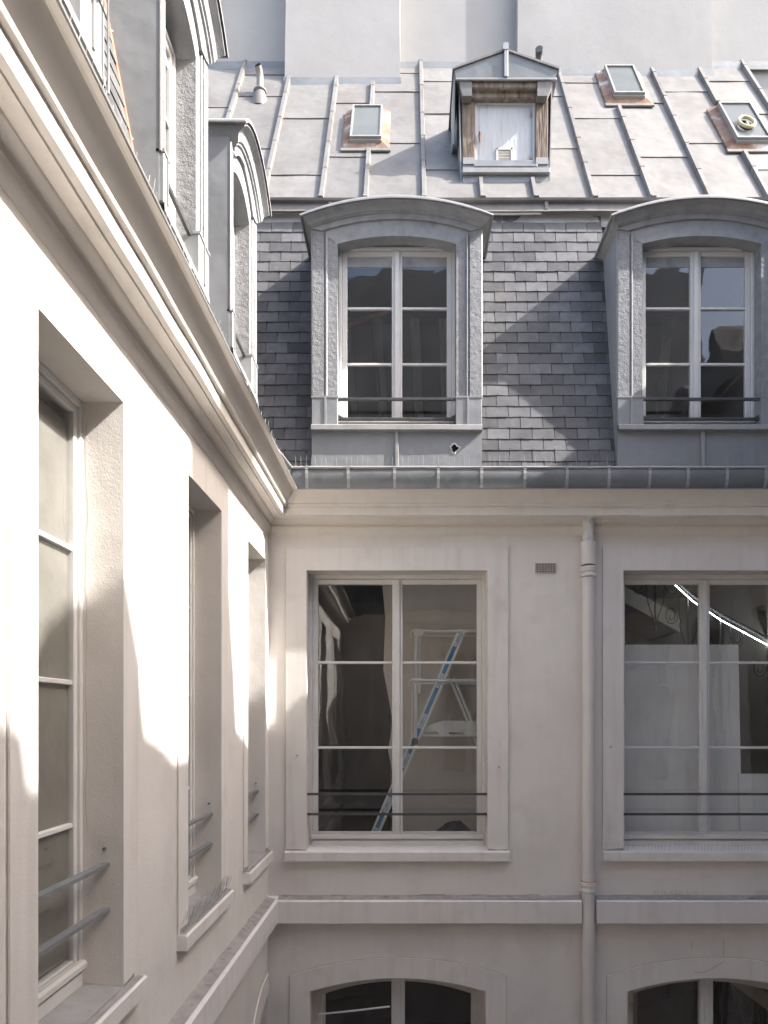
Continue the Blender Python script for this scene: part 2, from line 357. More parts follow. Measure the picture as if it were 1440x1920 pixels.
# profiles (projection, height)
CORNICE = [(-.02, 1.70), (.004, 1.705), (.018, 1.725), (.032, 1.75), (.034, 1.778), (.016, 1.79), (.014, 1.80), (.030, 1.806), (.052, 1.818), (.066, 1.832), (.074, 1.838), (.078, 1.850),
           (.098, 1.844), (.128, 1.836), (.152, 1.830), (.156, 1.838), (.188, 1.838), (.189, 1.912), (.198, 1.911), (.211, 1.916), (.218, 1.929), (.213, 1.942), (.219, 1.950),
           (.240, 1.978), (.262, 2.008), (.280, 2.040), (.288, 2.040), (.292, 2.036), (.316, 2.030), (.318, 2.036), (.10, 2.05)]
DRIP = [(.30, 2.038), (.322, 2.031), (.324, 2.039), (.20, 2.052)]
GUTTER = [(.05, 2.30), (.10, 2.12), (.20, 2.11), (.248, 2.20), (.252, 2.25), (.262, 2.235), (.268, 2.19), (.264, 2.14), (.248, 2.09), (.222, 2.055), (.10, 2.035)]
STRING = [(-.01, -1.668), (.02, -1.680), (.085, -1.692), (.105, -1.702), (.106, -1.90), (.094, -1.906), (-.01, -1.91)]
LEAN = .19; Q0 = .035; HB = 2.28; HTOP = 5.05
def lean(h): return Q0 + LEAN * (h - HB)

def bed_plane(wing, x0, x1, m0, m1, gaps=(), mat='slate_far'):
    """boarding under the slates, open where the dormers (x centre, half width, top) stand"""
    m = MB()
    def strip(xa, xb, ha, hb, ma=0, mb=0):
        qa, qb = lean(ha) + .012, lean(hb) + .012
        m.quad((xa - ma * qa, qa, ha), (xb + mb * qa, qa, ha), (xb + mb * qb, qb, hb), (xa - ma * qb, qb, hb))
    xs = x0; ma = m0
    for (c, w, top) in sorted(gaps):
        strip(xs, c - w, 2.15, HTOP + .05, ma, 0); strip(c - w, c + w, top, HTOP + .05); xs = c + w; ma = 0
    strip(xs, x1, 2.15, HTOP + .05, ma, m1)
    return m.build('mansard', mat, wing)

# ------------------------------------------------------------------ slates (shared mesh data)
SLATE_W, SLATE_E = .2135, .1135
def slate_mesh(v):
    m = MB(); r = random.Random(v); w = SLATE_W * .5 - .0035; t = .009; L_ = .2
    b = [(-w, -.002 + r.uniform(-.002, .002)), (-w + r.uniform(.002, .01), -.004), (0, r.uniform(-.003, .002)), (w - r.uniform(.002, .01), -.004), (w, -.001 + r.uniform(-.002, .002)), (w, L_), (-w, L_)]
    m.prism(b, lambda x, z: (x, -t, z - EYE), lambda x, z: (x, 0, z - EYE))
    me = bpy.data.meshes.new('slate'); me.from_pydata(m.v, [], m.f); me.update()
    bm = bmesh.new(); bm.from_mesh(me); bmesh.ops.recalc_face_normals(bm, faces=bm.faces[:]); bm.to_mesh(me); bm.free()
    me.materials.append(MAT['slate']); return me
SLATES = [slate_mesh(k) for k in range(6)]
HOOK = MB().box(-.0022, .0022, -.011, -.0066, -.006 - EYE, .016 - EYE)
hook_me = bpy.data.meshes.new('slate_hook'); hook_me.from_pydata(HOOK.v, [], HOOK.f); hook_me.materials.append(MAT['iron'])
ang = math.atan(LEAN)
def slates(wing, xa, xb, row0=0, row1=24, skip=None, hooks=True):
    n = 0
    for r in range(row0, row1):
        h = 2.30 + r * SLATE_E
        off = (r % 2) * .5 * SLATE_W + random.uniform(-.006, .006)
        k = math.floor((xa - off) / SLATE_W)
        while True:
            cx = off + (k + .5) * SLATE_W; k += 1
            lo, hi = max(cx - SLATE_W / 2, xa), min(cx + SLATE_W / 2, xb)
            if cx - SLATE_W / 2 > xb: break
            if hi - lo < .03 or (skip and skip(lo, hi, h)): continue
            o = link('slate', random.choice(SLATES), wing)
            o.location = ((lo + hi) / 2, lean(h) - .022 + random.uniform(-.002, .001), h + EYE)
            o.rotation_euler = (-ang - .055 + random.uniform(-.008, .008), random.gauss(0, .007), random.gauss(0, .006))
            o.scale = ((hi - lo) / SLATE_W, 1, 1)
            n += 1
            if hooks and hi - lo > .15:
                hk = link('hook', hook_me, o)
    return n

# ------------------------------------------------------------------ stone dormer of the mansard
def dormer(wing, cx, wo, wi, spring, apex, arcs, base=2.74, win=None, hood_over=None, label=None, back=.75, ox=0.0, sill_p=.06, cheek_back=.62):
    """wo, wi outer and inner half width; arcs: list of (half width, h end, h apex, projection)"""
    m = MB()
    jt = arcs[0][1] + .0
    m.box(cx + ox - wi - .02, cx + ox + wi + .02, .18, .30, base - .06, base + .012)
    d = m.build('dormer', 'plaster', wing)
    if label: d['label'] = label
    for s in (-1, 1):
        a, b = sorted((cx + ox + s * wi, cx + s * wo))
        MB().box(a, b, .002, .30, base, jt).build('jamb', 'plaster', d)
    for s in (-1, 1):                                                # raised strips of the jambs
        e = abs(s * wo - ox - s * wi)
        m = MB(); a, b = sorted((cx + s * (wo - e * .44), cx + s * (wo + .004))); m.box(a, b, -.016, .02, base + .25, arcs[1][1] + .02)
        m.build('jamb_strip', 'plaster', d)
        m = MB(); a, b = sorted((cx + s * (wo - e * .60), cx + s * (wo - e * .50)))
        m.tube([((a + b) / 2, -.004, base + .25), ((a + b) / 2, -.004, jt)], e * .045, 8); m.build('jamb_bead', 'plaster_smooth', d, smooth=50)
        m = MB(); a, b = sorted((cx + ox + s * (wi - .004), cx + s * (wo + .010))); m.box(a, b, -.022, .28, base - .02, base + .255)
        zb = m.build('jamb_flashing', 'zinc_blue', d, bevel=.004)
        m = MB(); a, b = sorted((cx + s * (wo - e * .56), cx + s * (wo - e * .48))); m.box(a, b, -.030, -.02, base - .01, base + .25)
        a, b = sorted((cx + ox + s * (wi - .008), cx + s * (wo + .014))); m.box(a, b, -.027, .02, base + .246, base + .262)
        m.build('flashing_bead', 'zinc_bright', d)
        m = MB()                                                      # cheek
        x = cx + s * (wo + .002)
        pts = [(0.004, base - .45), (.004, arcs[1][1] + .04), (cheek_back, arcs[1][1] + .04), (cheek_back, base + .6), (lean(base - .45) + .05, base - .45)]
        m.prism(pts, lambda y, z: (x, y, z), lambda y, z: (x + s * .012, y, z))
        m.build('cheek', 'zinc_blue', d)
        MB().tube([(x + s * .008, -.004, base + .25), (x + s * .008, -.004, arcs[1][1])], .009, 6).build('cheek_edge', 'zinc_bright', d, smooth=50)
    # arch ring with mouldings and side returns
    def ring(hw, he, ha, pj, bk=back):
        a = arc_pts(cx, hw, he, ha, 24)
        return [(a[0][0], bk, a[0][1])] + [(x, -pj, z) for x, z in a] + [(a[-1][0], bk, a[-1][1])]
    rings = [[(x, .30, z) for x, z in [arc_pts(cx + ox, wi, spring, apex, 24)[0]] + arc_pts(cx + ox, wi, spring, apex, 24) + [arc_pts(cx + ox, wi, spring, apex, 24)[-1]]]]
    a0 = arc_pts(cx + ox, wi, spring, apex, 24); rings.append([(a0[0][0], 0, a0[0][1])] + [(x, 0, z) for x, z in a0] + [(a0[-1][0], 0, a0[-1][1])])
    (w1, e1, p1_, _), (w2, e2, p2_, _), (w3, e3, p3_, j3) = arcs
    a1 = arc_pts(cx + ox, w1, e1, p1_, 24)
    rings.append([(a1[0][0], 0, a1[0][1])] + [(x, -.002, z) for x, z in a1] + [(a1[-1][0], 0, a1[-1][1])])
    rings.append([(a1[0][0], 0, a1[0][1])] + [(x, -.020, z) for x, z in a1] + [(a1[-1][0], 0, a1[-1][1])])
    mm = MB(); mm.rings(rings); mm.build('archivolt', 'plaster_smooth', d)
    rings = []
    lerp = lambda t: (w2 + (w3 - w2) * t, e2 + (e3 - e2) * t, p2_ + (p3_ - p2_) * t)
    rings.append([(a1[0][0], .02, a1[0][1])] + [(x, -.020, z) for x, z in a1] + [(a1[-1][0], .02, a1[-1][1])])
    rings.append(ring(w1 + .012, e1 + .006, p1_ + .010, .026)); rings.append(ring(*lerp(-.15), .027)); rings.append(ring(*lerp(-.10), .042)); rings.append(ring(*lerp(.0), .045)); rings.append(ring(*lerp(.06), .058))
    rings.append(ring(*lerp(.14), .060)); rings.append(ring(*lerp(.34), .064)); rings.append(ring(*lerp(.58), j3 - .045)); rings.append(ring(*lerp(.76), j3 - .012)); rings.append(ring(*lerp(.80), j3)); rings.append(ring(*lerp(1.0), j3 + .002))
    mm = MB(); mm.rings(rings); mm.build('hood_moulding', 'plaster_smooth', d, smooth=35)
    mm = MB(); o_ = .018
    ra = ring(w3 + .004, e3 - .012, p3_ - .010, j3 + .016); rb = ring(w3 + o_, e3 - .008, p3_ + .006, j3 + .018); rc = ring(w3 + o_, e3 + .006, p3_ + .020, j3 + .012)
    top = [(q[0], back, q[2]) for q in rc]
    mm.rings([ra, rb, rc, top]); mm.build('hood_roof', 'zinc_bright', d, smooth=35)
    # tympanum, sill, apron
    MB().box(cx + ox - wi, cx + ox + wi, .155, .175, spring - .12, apex + .12).build('tympanum', 'plaster_smooth', d)
    m = MB(); pr = [(-.25, base + .010), (sill_p - .015, base - .012), (sill_p - .002, base - .022), (sill_p, base - .064), (sill_p - .02, base - .070), (0, base - .070)]
    m.sweep(pr, cx - wo - .012, cx + wo + .012, step=.1, jit=.003, seed=cx); m.build('sill_flashing', 'zinc_bright', d)
    MB().box(cx - wo - .01, cx + wo + .01, -.012, .20, base - .40, base - .06).build('apron', 'zinc_blue', d)
    m = MB(); m.sweep([(.012, base - .385), (.034, base - .415), (.040, base - .47), (.036, base - .50)], cx - wo - .012, cx + wo + .012, step=.1, jit=.004, seed=cx + 3); m.build('apron_skirt', 'zinc', d)
    MB().box(cx - .016, cx + .016, -.034, -.008, base - .44, base - .068).build('apron_batten', 'zinc_bright', d, bevel=.004)
    return d

def dormer_window(d, cx, wi, base, top, zbars, y=.125, cols=2, sw=.05, fw=.03):
    m = MB(); z0 = base + .03
    m.box(cx - wi, cx - wi + fw, y, y + .06, z0, top); m.box(cx + wi - fw, cx + wi, y, y + .06, z0, top)
    m.box(cx - wi + fw, cx + wi - fw, y + .001, y + .06, top - fw, top); m.box(cx - wi + fw, cx + wi - fw, y - .02, y + .06, z0 - .04, z0 + .02)
    m.build('window_frame', 'paint', d, bevel=.004)
    MB().box(cx - wi + .01, cx + wi - .01, y - .035, y + .012, z0 + .028, z0 + .062).build('weather_bar', 'paint_old', d, bevel=.01)
    glazing(d, cx - wi + fw, cx + wi - fw, z0 + .022, top - fw - .002, y + .012, cols, zbars, sw=sw, rail=.07, centre=.045)
    return d

# ================================================================== courtyard
m = MB(); m.quad((-150, -150, -EYE), (150, -150, -EYE), (150, 150, -EYE), (-150, 150, -EYE))
tag(m.build('courtyard_paving', 'cobble'), 'stone paving of the courtyard floor', 'paving', kind='structure')

D = 6.4                                   # distance of the front facade
XL = -1.31; XR = 4.35; YB = -.35
def fx(px, y=0.0): return (px - 765) * (D + y) / 1280           # facade measurements, metres
def fh(py, y=0.0): return (1345 - py) * (D + y) / 1280

front = thing('front_wing', 'cream courtyard facade with slate mansard, zinc roof and two arched grey dormers', 'building', (0, D, 0), 0)
left = thing('side_wing', 'sunlit white facade with deep cornice and three tall narrow window openings', 'building', (XL, 0, 0), 90)

# ------------------------------------------------------------------ front facade
F1 = (fx(575), fx(914)); F2 = (F1[0] + 2.965, F1[1] + 2.965)
WZ0, WZ1 = -1.245, 1.375
G1c, G2c = fx(746), fx(1340); GHW = .823; GSP, GAP = -2.565, -2.44
holes = [hole_rect(*F1, WZ0, WZ1), hole_rect(*F2, WZ0, WZ1), hole_arch(G1c, GHW, -5.0, GSP, GAP), hole_arch(G2c, GHW, -5.0, GSP, GAP)]
wall_panel('wall', 'stucco', front, [(XL - .3, -EYE), (XR, -EYE), (XR, 2.02), (XL - .3, 2.02)], holes)
for i, (a, b) in enumerate((F1, F2)):
    s_ = .193
    o = [(a - s_, WZ0), (a - s_, WZ1 + .215), (b + s_, WZ1 + .215), (b + s_, WZ0)]; n_ = [(a, WZ0), (a, WZ1), (b, WZ1), (b, WZ0)]
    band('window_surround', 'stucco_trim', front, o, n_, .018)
    sill(front, a - s_ - .006, b + s_ + .006, WZ0 - .0, thick=.092)
    w = window_rect(front, a, b, WZ0, WZ1, 2, (-.293, .529), -1.105, 1.326, paint='paint',
                    label=('tall white casement with a folding platform ladder behind the glass' if i == 0 else 'tall white casement with leaning boards and a light line behind the glass'))
    guard_bars(front, a, b, (-.725, -.915), y=.05)
for c in (G1c, G2c):
    o = [(c - GHW - .19, -5.0)] + arc_pts(c, GHW + .19, GSP + .145, GAP + .19, 20) + [(c + GHW + .19, -5.0)]
    n_ = [(c - GHW, -5.0)] + arc_pts(c, GHW, GSP, GAP, 20) + [(c + GHW, -5.0)]
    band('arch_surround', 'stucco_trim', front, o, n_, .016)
    y = .17; m = MB()
    A = arc_pts(c, GHW, GSP, GAP, 20); B = arc_pts(c, GHW - .06, GSP - .06, GAP - .055, 20)
    pts = [(c - GHW, -5)] + A + [(c + GHW, -5)]; pin = [(c - GHW + .06, -5)] + B + [(c + GHW - .06, -5)]
    for k in range(len(pts) - 1):
        m.quad((pts[k][0], y, pts[k][1]), (pts[k + 1][0], y, pts[k + 1][1]), (pin[k + 1][0], y, pin[k + 1][1]), (pin[k][0], y, pin[k][1]))
        m.quad((pin[k][0], y, pin[k][1]), (pin[k + 1][0], y, pin[k + 1][1]), (pin[k + 1][0], y + .08, pin[k + 1][1]), (pin[k][0], y + .08, pin[k][1]))
    w = m.build('arched_window', 'paint_old', front)
    B2 = arc_pts(c, GHW - .12, GSP - .10, GAP - .105, 20)
    m = MB(); pi2 = [(c - GHW + .11, -5)] + B2 + [(c + GHW - .11, -5)]
    for k in range(len(pts) - 1):
        m.quad((pin[k][0], y + .02, pin[k][1]), (pin[k + 1][0], y + .02, pin[k + 1][1]), (pi2[k + 1][0], y + .02, pi2[k + 1][1]), (pi2[k][0], y + .02, pi2[k][1]))
        m.quad((pi2[k][0], y + .02, pi2[k][1]), (pi2[k + 1][0], y + .02, pi2[k + 1][1]), (pi2[k + 1][0], y + .06, pi2[k + 1][1]), (pi2[k][0], y + .06, pi2[k][1]))
    m.build('casement', 'paint_old', w)
    MB().box(c - .065, c + .065, y + .004, y + .06, -5, GAP - .02).build('meeting_stile', 'paint', w, bevel=.004)
    MB().box(c - .022, c + .022, y - .014, y + .006, -5, GAP - .02).build('astragal', 'paint', w, bevel=.004)
    for s_ in (-1, 1):
        xa, xb = sorted((c + s_ * .06, c + s_ * (GHW - .10)))
        MB().quad((xa, y + .042, -5), (xb, y + .040, -5), (xb, y + .042, GAP - .05), (xa, y + .044, GAP - .05)).build('pane', 'glass', w, recalc=False)
# bowed white stay rod across the left arched window
m = MB(); m.tube([(fx(595 + 135 * t / 8.), .10 - .05 * math.sin(t / 8 * 3.14), fh(1902, .1) + .075 * (1 - (1 - t / 8.) ** 2)) for t in range(9)], .009, 6); m.build('stay_rod', 'paint', front, smooth=60)
m = MB(); m.tube([(fx(598), .10, fh(1902, .1) - .5), (fx(600), .10, fh(1902, .1) + .05), (fx(603), .14, fh(1868, .1))], .005, 6); m.build('stay_cord', 'paint', front)

PX = 1.672                                     # downpipe axis
for (a, b, m0) in ((XL, PX - .066, 1), (PX + .070, XR, 0)):
    m = MB(); m.sweep(STRING, a, b, m0, 0, step=.16, jit=.003, seed=a)
    for xe in ((b,) if m0 else (a,)): m.prism(STRING, lambda p_, h: (xe, -p_, h), lambda p_, h: (xe + .0005 * (1 if m0 == 0 else -1), -p_, h))
    m.build('string_course', 'stucco_trim', front)
    m = MB(); m.sweep([(-.005, -1.664), (.022, -1.676), (.080, -1.688)], a + (.1 if m0 else 0), b - .004, 0, 0, step=.1, jit=.004, seed=a + 5); m.build('string_course_ledge', 'ledge', front)
MB().sweep(CORNICE, XL, XR, 1, -1, jit=.004).build('cornice', 'cornice', front, smooth=38)
MB().sweep(DRIP, XL, XR, 1, -1, jit=.002, seed=4).build('drip_flashing', 'zinc_bright', front)
g = MB().sweep(GUTTER, XL, XR, 1, -1, step=.2, jit=.004, seed=8).build('gutter', 'zinc_gutter', front, smooth=45)
rim = [(XL + .262 + (XR - XL - .52) * k / 40, -.262 + .003 * noise.noise(Vector((k * .6, 0, 0))), 2.246 + .004 * noise.noise(Vector((k * .5, 3, 0)))) for k in range(41)]
MB().tube(rim, .0125, 8).build('gutter_rim', 'zinc_bright', g, smooth=60)
for px in (575, 653, 740, 822, 903, 984, 1063, 1142, 1218, 1290, 1363, 1436):
    x = fx(px, -.26)
    m = MB(); prof = [(p_ + .006, h) for p_, h in GUTTER[5:]]
    m.rings([[(x - .013, -p_, h) for p_, h in prof], [(x + .013, -p_, h) for p_, h in prof]])
    m.rings([[(x - .013, -p_ + .006, h) for p_, h in prof], [(x - .013, -p_, h) for p_, h in prof]]); m.rings([[(x + .013, -p_, h) for p_, h in prof], [(x + .013, -p_ + .006, h) for p_, h in prof]])
    m.box(x - .015, x + .015, -.272, -.255, 2.225, 2.262)
    m.build('gutter_strap', 'zinc_bright', g)

# wall fixings: three small anchor bolts
for (px, py) in ((558, 1416), (935, 1438), (1144, 1400)):
    m = MB(); x, h = fx(px), fh(py)
    m.tube([(x, -.010, h), (x, -.030, h)], .010, 8); m.tube([(x, -.028, h), (x, -.034, h)], .005, 6); m.build('anchor_bolt', 'steel', front, smooth=50)

# ------------------------------------------------------------------ mansard, dormers and slates of the front wing
DC1, DC2 = -.105, 2.755
ARCS = [(.705, 4.545, 4.662, .02), (.805, 4.572, 4.715, .05), (.872, 4.612, 4.775, .125)]
bed_plane(front, XL, XR + .4, 1, 0, [(DC1, .74, 4.55), (DC2, .74, 4.55)])
dd = []
for c, lb in ((DC1, 'arched grey dormer with a hole in the zinc apron under its sill'), (DC2, 'arched grey dormer beside the wide slate field, its apron clean')):
    d = dormer(front, c, .785, .557, 4.44, 4.515, ARCS, label=lb)
    dormer_window(d, c, .557, 2.74, 4.497, (3.385, 3.92))
    for h, y in ((2.99, .02), (2.815, .045)):
        MB().box(c - .56, c + .56, y - .014, y + .014, h - .012, h + .012).build('guard_bar', 'iron', d, bevel=.003)
    for s_ in (-1, 1):
        MB().prism([(0, 2.80), (.05, 2.815), (.05, 2.83), (0, 2.855)], lambda a, z: (c + s_ * (.56 - a), .03, z), lambda a, z: (c + s_ * (.56 - a), .06, z)).build('bar_foot', 'iron', d)
    r_ = MB(); r_.quad((c - .72, .305, 2.5), (c + .72, .305, 2.5), (c + .72, 2.2, 2.5), (c - .72, 2.2, 2.5)); r_.quad((c - .72, 2.2, 2.5), (c + .72, 2.2, 2.5), (c + .72, 1.6, 4.6), (c - .72, 1.6, 4.6))
    r_.quad((c - .72, .305, 4.55), (c + .72, .305, 4.55), (c + .72, 1.6, 4.6), (c - .72, 1.6, 4.6))
    for s_ in (-1, 1): r_.quad((c + s_ * .72, .305, 2.5), (c + s_ * .72, 2.2, 2.5), (c + s_ * .72, 1.6, 4.6), (c + s_ * .72, .305, 4.55))
    r_.build('attic_room', 'room', d)
    for k, bx_ in enumerate((-.50, -.15, .28, .60)):                   # roof timbers seen inside
        MB().tube([(c + bx_, 2.0, 2.9), (c + bx_ - .10, 1.3, 4.5)], .055, 4).build('rafter', 'room_light', d)
    dd.append(d)
MB().tube([(DC1 - .65, .9, 4.15), (DC1 - .1, 1.0, 4.42)], .03, 8).build('red_beam', 'rust_orange', dd[0])
# the rust-edged hole in the first apron
x, h = fx(852), fh(842)
m = MB(); rp = [(x + .048 * (1 + .25 * math.sin(3 * a + 1) + .15 * math.sin(7 * a)) * math.cos(a), h + .05 * (1 + .2 * math.cos(4 * a)) * math.sin(a)) for a in [k * math.pi / 9 for k in range(18)]]
rq = [(x + (u - x) * .66, h + (v - h) * .66) for u, v in rp]
m.rings([[(u, -.0135, v) for u, v in rp], [(u, -.019, v) for u, v in rq], [(u, .0, v) for u, v in rq]], True); m.build('torn_rim', 'flake', dd[0])
m = MB(); m.f.append(tuple(m.p(u, -.0138, v) for u, v in rq)); m.build('apron_hole', 'dark', dd[0])

lim1, lim2 = DC1 - .79, DC1 + .79
slates(front, -1.85, lim1, 0, 24, skip=lambda lo, hi, h: hi < XL - lean(h) - .02 or hi < -1.60)
slates(front, lim2, DC2 - .79, 0, 24)
m = MB(); m.sweep([(-lean(5.02) + .018, 4.99), (-lean(5.05) + .03, 5.03), (-lean(5.12) + .02, 5.12)], -2.0, XR, step=.07, jit=.010, seed=2); m.build('lead_flashing', 'lead', front)
# break of the roof: zinc fascia and roll
YBK = .52; HBK = 5.23
m = MB(); m.sweep([(-YBK + .015, 5.105), (-YBK + .045, 5.10), (-YBK + .038, 5.125), (-YBK + .020, 5.20), (-YBK + .055, 5.205), (-YBK + .062, 5.225), (-YBK + .02, 5.25), (-YBK - .12, 5.36)], -3.2, XR + .5, step=.25, jit=.004, seed=7)
m.build('break_fascia', 'zinc', front, smooth=30)
for px in (620, 1023, 1320): 
    x = fx(px, YBK); MB().box(x - .02, x + .02, YBK - .044, YBK + .02, 5.12, 5.203).build('fascia_clip', 'zinc', front, bevel=.004)

# ------------------------------------------------------------------ upper zinc roof of the front wing (60 degrees)
CS, SN = .5, .866
def R(u, t, n=0.0): return (u, YBK + CS * t - SN * n, HBK + SN * t + CS * n)
def T(py):
    k = (1345 - py) / 1280
    return (k * (D + YBK) - HBK) / (SN - CS * k)
def RU(px, py): return (px - 765) * (D + YBK + CS * T(py)) / 1280
BAT = [-2.66, -2.065, -1.47, -.88, -.43, .163, .755, 1.292, 1.884, 2.47, 3.057, 3.65, 4.24]
TEND = 3.72
seam_rows = [.86, 2.26]
rnd = random.Random(5)
for k in range(len(BAT) - 1):
    a, b = BAT[k], BAT[k + 1]
    ph = (0, .32, -.3, .12, .45, -.18)[k % 6]
    cuts = [0.0] + [s_ + ph for s_ in seam_rows] + ([3.1 + ph * .4] if k % 3 else []) + [TEND]
    for j in range(len(cuts) - 1):
        t0, t1 = cuts[j] - .012, cuts[j + 1] + .02
        m = MB(); NX, NT = 8, 14; grid = []
        for it in range(NT + 1):
            row = []
            for ix in range(NX + 1):
                u = a + (b - a) * ix / NX; t = t0 + (t1 - t0) * it / NT
                wob = .006 * noise.noise(Vector((u * 2.1, t * 1.7, k * 3.3 + j)))
                row.append(R(u, t + .006 * noise.noise(Vector((u * 4, j, k))), .010 * (1 - it / NT) + .002 + wob * math.sin(math.pi * ix / NX)))
            grid.append(row)
        grid.insert(0, [R(a + (b - a) * ix / NX, t0, -.004) for ix in range(NX + 1)])
        m.rings(grid); m.build('zinc_sheet', 'zinc', front, smooth=40)
DOORU = (.50, 1.50)
sky_zones = []
for k, u in enumerate(BAT):
    segs = [(0.02, TEND)]
    if abs(u - .755) < .02 or abs(u - 1.292) < .02: segs = [(.02, .42)]
    if abs(u + .43) < .02: segs = [(.02, T(283) - .03), (T(207) + .02, T(160))]
    if abs(u - 2.47) < .02: segs = [(.02, T(203) - .03)]
    if abs(u - 3.65) < .02: segs = [(.02, T(288) - .03), (T(200) + .02, TEND)]
    for (ta, tb) in segs:
        cuts = [ta]; 
        while cuts[-1] < tb - 1e-6: cuts.append(min(tb, cuts[-1] + rnd.uniform(.55, .8)))
        for j in range(len(cuts) - 1):
            m = MB(); wB, wT, hh = .030, .019, .048
            for (q0, q1, e) in ((cuts[j], cuts[j + 1], 0), (cuts[j], cuts[j] + .02, .004)):
                pr = [(-wB - e, -.01), (-wT - e, hh + e), (wT + e, hh + e), (wB + e, -.01)]
                m.prism(pr, lambda a, n: R(u + a, q0, n), lambda a, n: R(u + a, q1, n))
            o = m.build('batten_cap', 'zinc', front)
        m = MB()
    m = MB(); m.prism([(-.055, -.012), (-.022, .065), (.022, .065), (.055, -.012)], lambda a, n: R(u + a, -.03, n), lambda a, n: R(u + a * .9, .015, n * .9)); m.build('batten_stop', 'zinc', front)

# ------------------------------------------------------------------ roof skylights
def skylight(u, t0, t1, hw, label, ring=False):
    fl = MB(); base = [(-hw, t0), (hw, t0), (hw, t1 - .10), (-hw, t1 - .10)]; k = .66; e0, e1 = t0 + .10, t1 - .12
    top = [(-hw * k, e0), (hw * k, e0), (hw * k, e1), (-hw * k, e1)]
    fl.rings([[R(u + a, t, .0) for a, t in base], [R(u + a, t, .028) for a, t in base], [R(u + a, t, .062) for a, t in top]], True)
    s_ = fl.build('skylight', 'rust', front); s_['label'] = label
    f0, f1, w = t0 + .09, t1 - .13, hw * .66
    m = MB()
    for (a0, a1, q0, q1) in ((-w, -w + .022, f0, f1), (w - .022, w, f0, f1), (-w + .022, w - .022, f0, f0 + .03), (-w + .022, w - .022, f1 - .03, f1)):
        m.prism([(a0, q0), (a1, q0), (a1, q1), (a0, q1)], lambda a, t: R(u + a, t, .05), lambda a, t: R(u + a, t, .105))
    m.build('sash', 'sky_metal', s_, bevel=.003)
    m = MB(); m.quad(R(u - w + .02, f0 + .025, .090), R(u + w - .02, f0 + .025, .090), R(u + w - .02, f1 - .025, .090), R(u - w + .02, f1 - .025, .090)); m.build('pane', 'glass_sky', s_)
    m = MB(); m.prism([(-w, f0 - .02), (w, f0 - .02), (w, f0), (-w, f0)], lambda a, t: R(u + a, t, .05), lambda a, t: R(u + a, t, .08)); m.build('sash_drip', 'zinc_bright', s_)
    m = MB(); m.prism([(-hw - .01, t0 - .05), (hw + .01, t0 - .05), (hw + .01, t0 + .02), (-hw - .01, t0 + .02)], lambda a, t: R(u + a, t, .012), lambda a, t: R(u + a, t, .03)); m.build('skirt', 'zinc', s_)
    if ring:
        c = (f0 + f1) / 2 - .14 * (f1 - f0); pts = []
        for j in range(25):
            an = 2 * math.pi * j / 24; pts.append(R(u - .015 + .082 * math.cos(an), c + .13 * math.sin(an), .122))
        m = MB(); m.tube(pts, .017, 8, caps=False); rg = m.build('ring_vent', 'rope', s_, smooth=60)
        MB().tube([R(u - .015, c - .13, .122), R(u - .015, c, .118)], .012, 6).build('ring_bar', 'rope', s_)
        m = MB(); m.f.append(tuple(m.p(*R(u - .015 + .07 * math.cos(2 * math.pi * j / 20), c + .115 * math.sin(2 * math.pi * j / 20), .096)) for j in range(20))); m.build('ring_opening', 'dark', s_)
    return s_
skylight(RU(688, 250), T(284), T(208), .262, 'rusted roof skylight standing below the narrower chimney breast')
skylight(RU(1167, 168), T(200), T(134), .275, 'rusted roof skylight set highest, just under the white wall')
skylight(RU(1389, 245), T(286), T(203), .285, 'rusted roof skylight with a yellow ring vent in its pane', ring=True)

# ------------------------------------------------------------------ little door dormer on the zinc roof
YF = .73
def qx(px, y=YF): return (px - 765) * (D + y) / 1280
def qh(py, y=YF): return (1345 - py) * (D + y) / 1280
cab = MB()
for (a, b, q, r_) in ((867, 1028, 303, 350),): cab.box(qx(a), qx(b), YF - .02, YF + .45, qh(r_), qh(q))
cabin = cab.build('door_dormer', 'zinc_blue', front); cabin['label'] = 'little gabled roof dormer with a flaking grey door and wooden posts'
MB().box(qx(866), qx(1030), YF - .06, YF - .018, qh(332), qh(322)).build('threshold', 'zinc_bright', cabin, bevel=.006)
MB().box(qx(888), qx(1006), YF - .05, YF + .03, qh(319), qh(314)).build('door_sill', 'zinc_blue', cabin, bevel=.004)
for (a, b) in ((866, 891), (1003, 1028)):
    MB().box(qx(a), qx(b), YF - .012, YF + .12, qh(303), qh(180)).build('post', 'wood', cabin, bevel=.012)
for (a, b) in ((868, 890), (1004, 1027)):
    MB().box(qx(a), qx(b), YF - .034, YF + .0, qh(312), qh(300)).build('post_foot', 'zinc_bright', cabin)
yo = YF - .11
MB().box(qx(868), qx(1027), YF - .045, YF + .12, qh(184, YF - .045), qh(160)).build('lintel', 'wood', cabin, bevel=.01)
MB().box(qx(868), qx(1028), yo + .02, YF + .12, qh(165, yo + .02), qh(140, yo)).build('lintel', 'wood', cabin, bevel=.01)
for s_, (a, b) in ((1, (862, 885)), (-1, (1008, 1036))):
    x0, x1 = qx(a, yo), qx(b, yo); h0, h1 = qh(179, yo), qh(146, yo)
    MB().prism([(x0 if s_ > 0 else x1, h1), (x1 if s_ > 0 else x0, h1), (x1 if s_ > 0 else x0, h0), ((x0 + .03) if s_ > 0 else (x1 - .05), h0), (x0 if s_ > 0 else x1, h1 - .07)], lambda x, z: (x, yo + .004, z), lambda x, z: (x, YF - .02, z)).build('bracket', 'zinc', cabin)
for (a, b, q, r_) in ((889, 895, 186, 318), (999, 1004, 186, 318), (895, 999, 186, 193)):
    MB().box(qx(a), qx(b), YF + .01, YF + .06, qh(r_), qh(q)).build('door_frame', 'door', cabin)
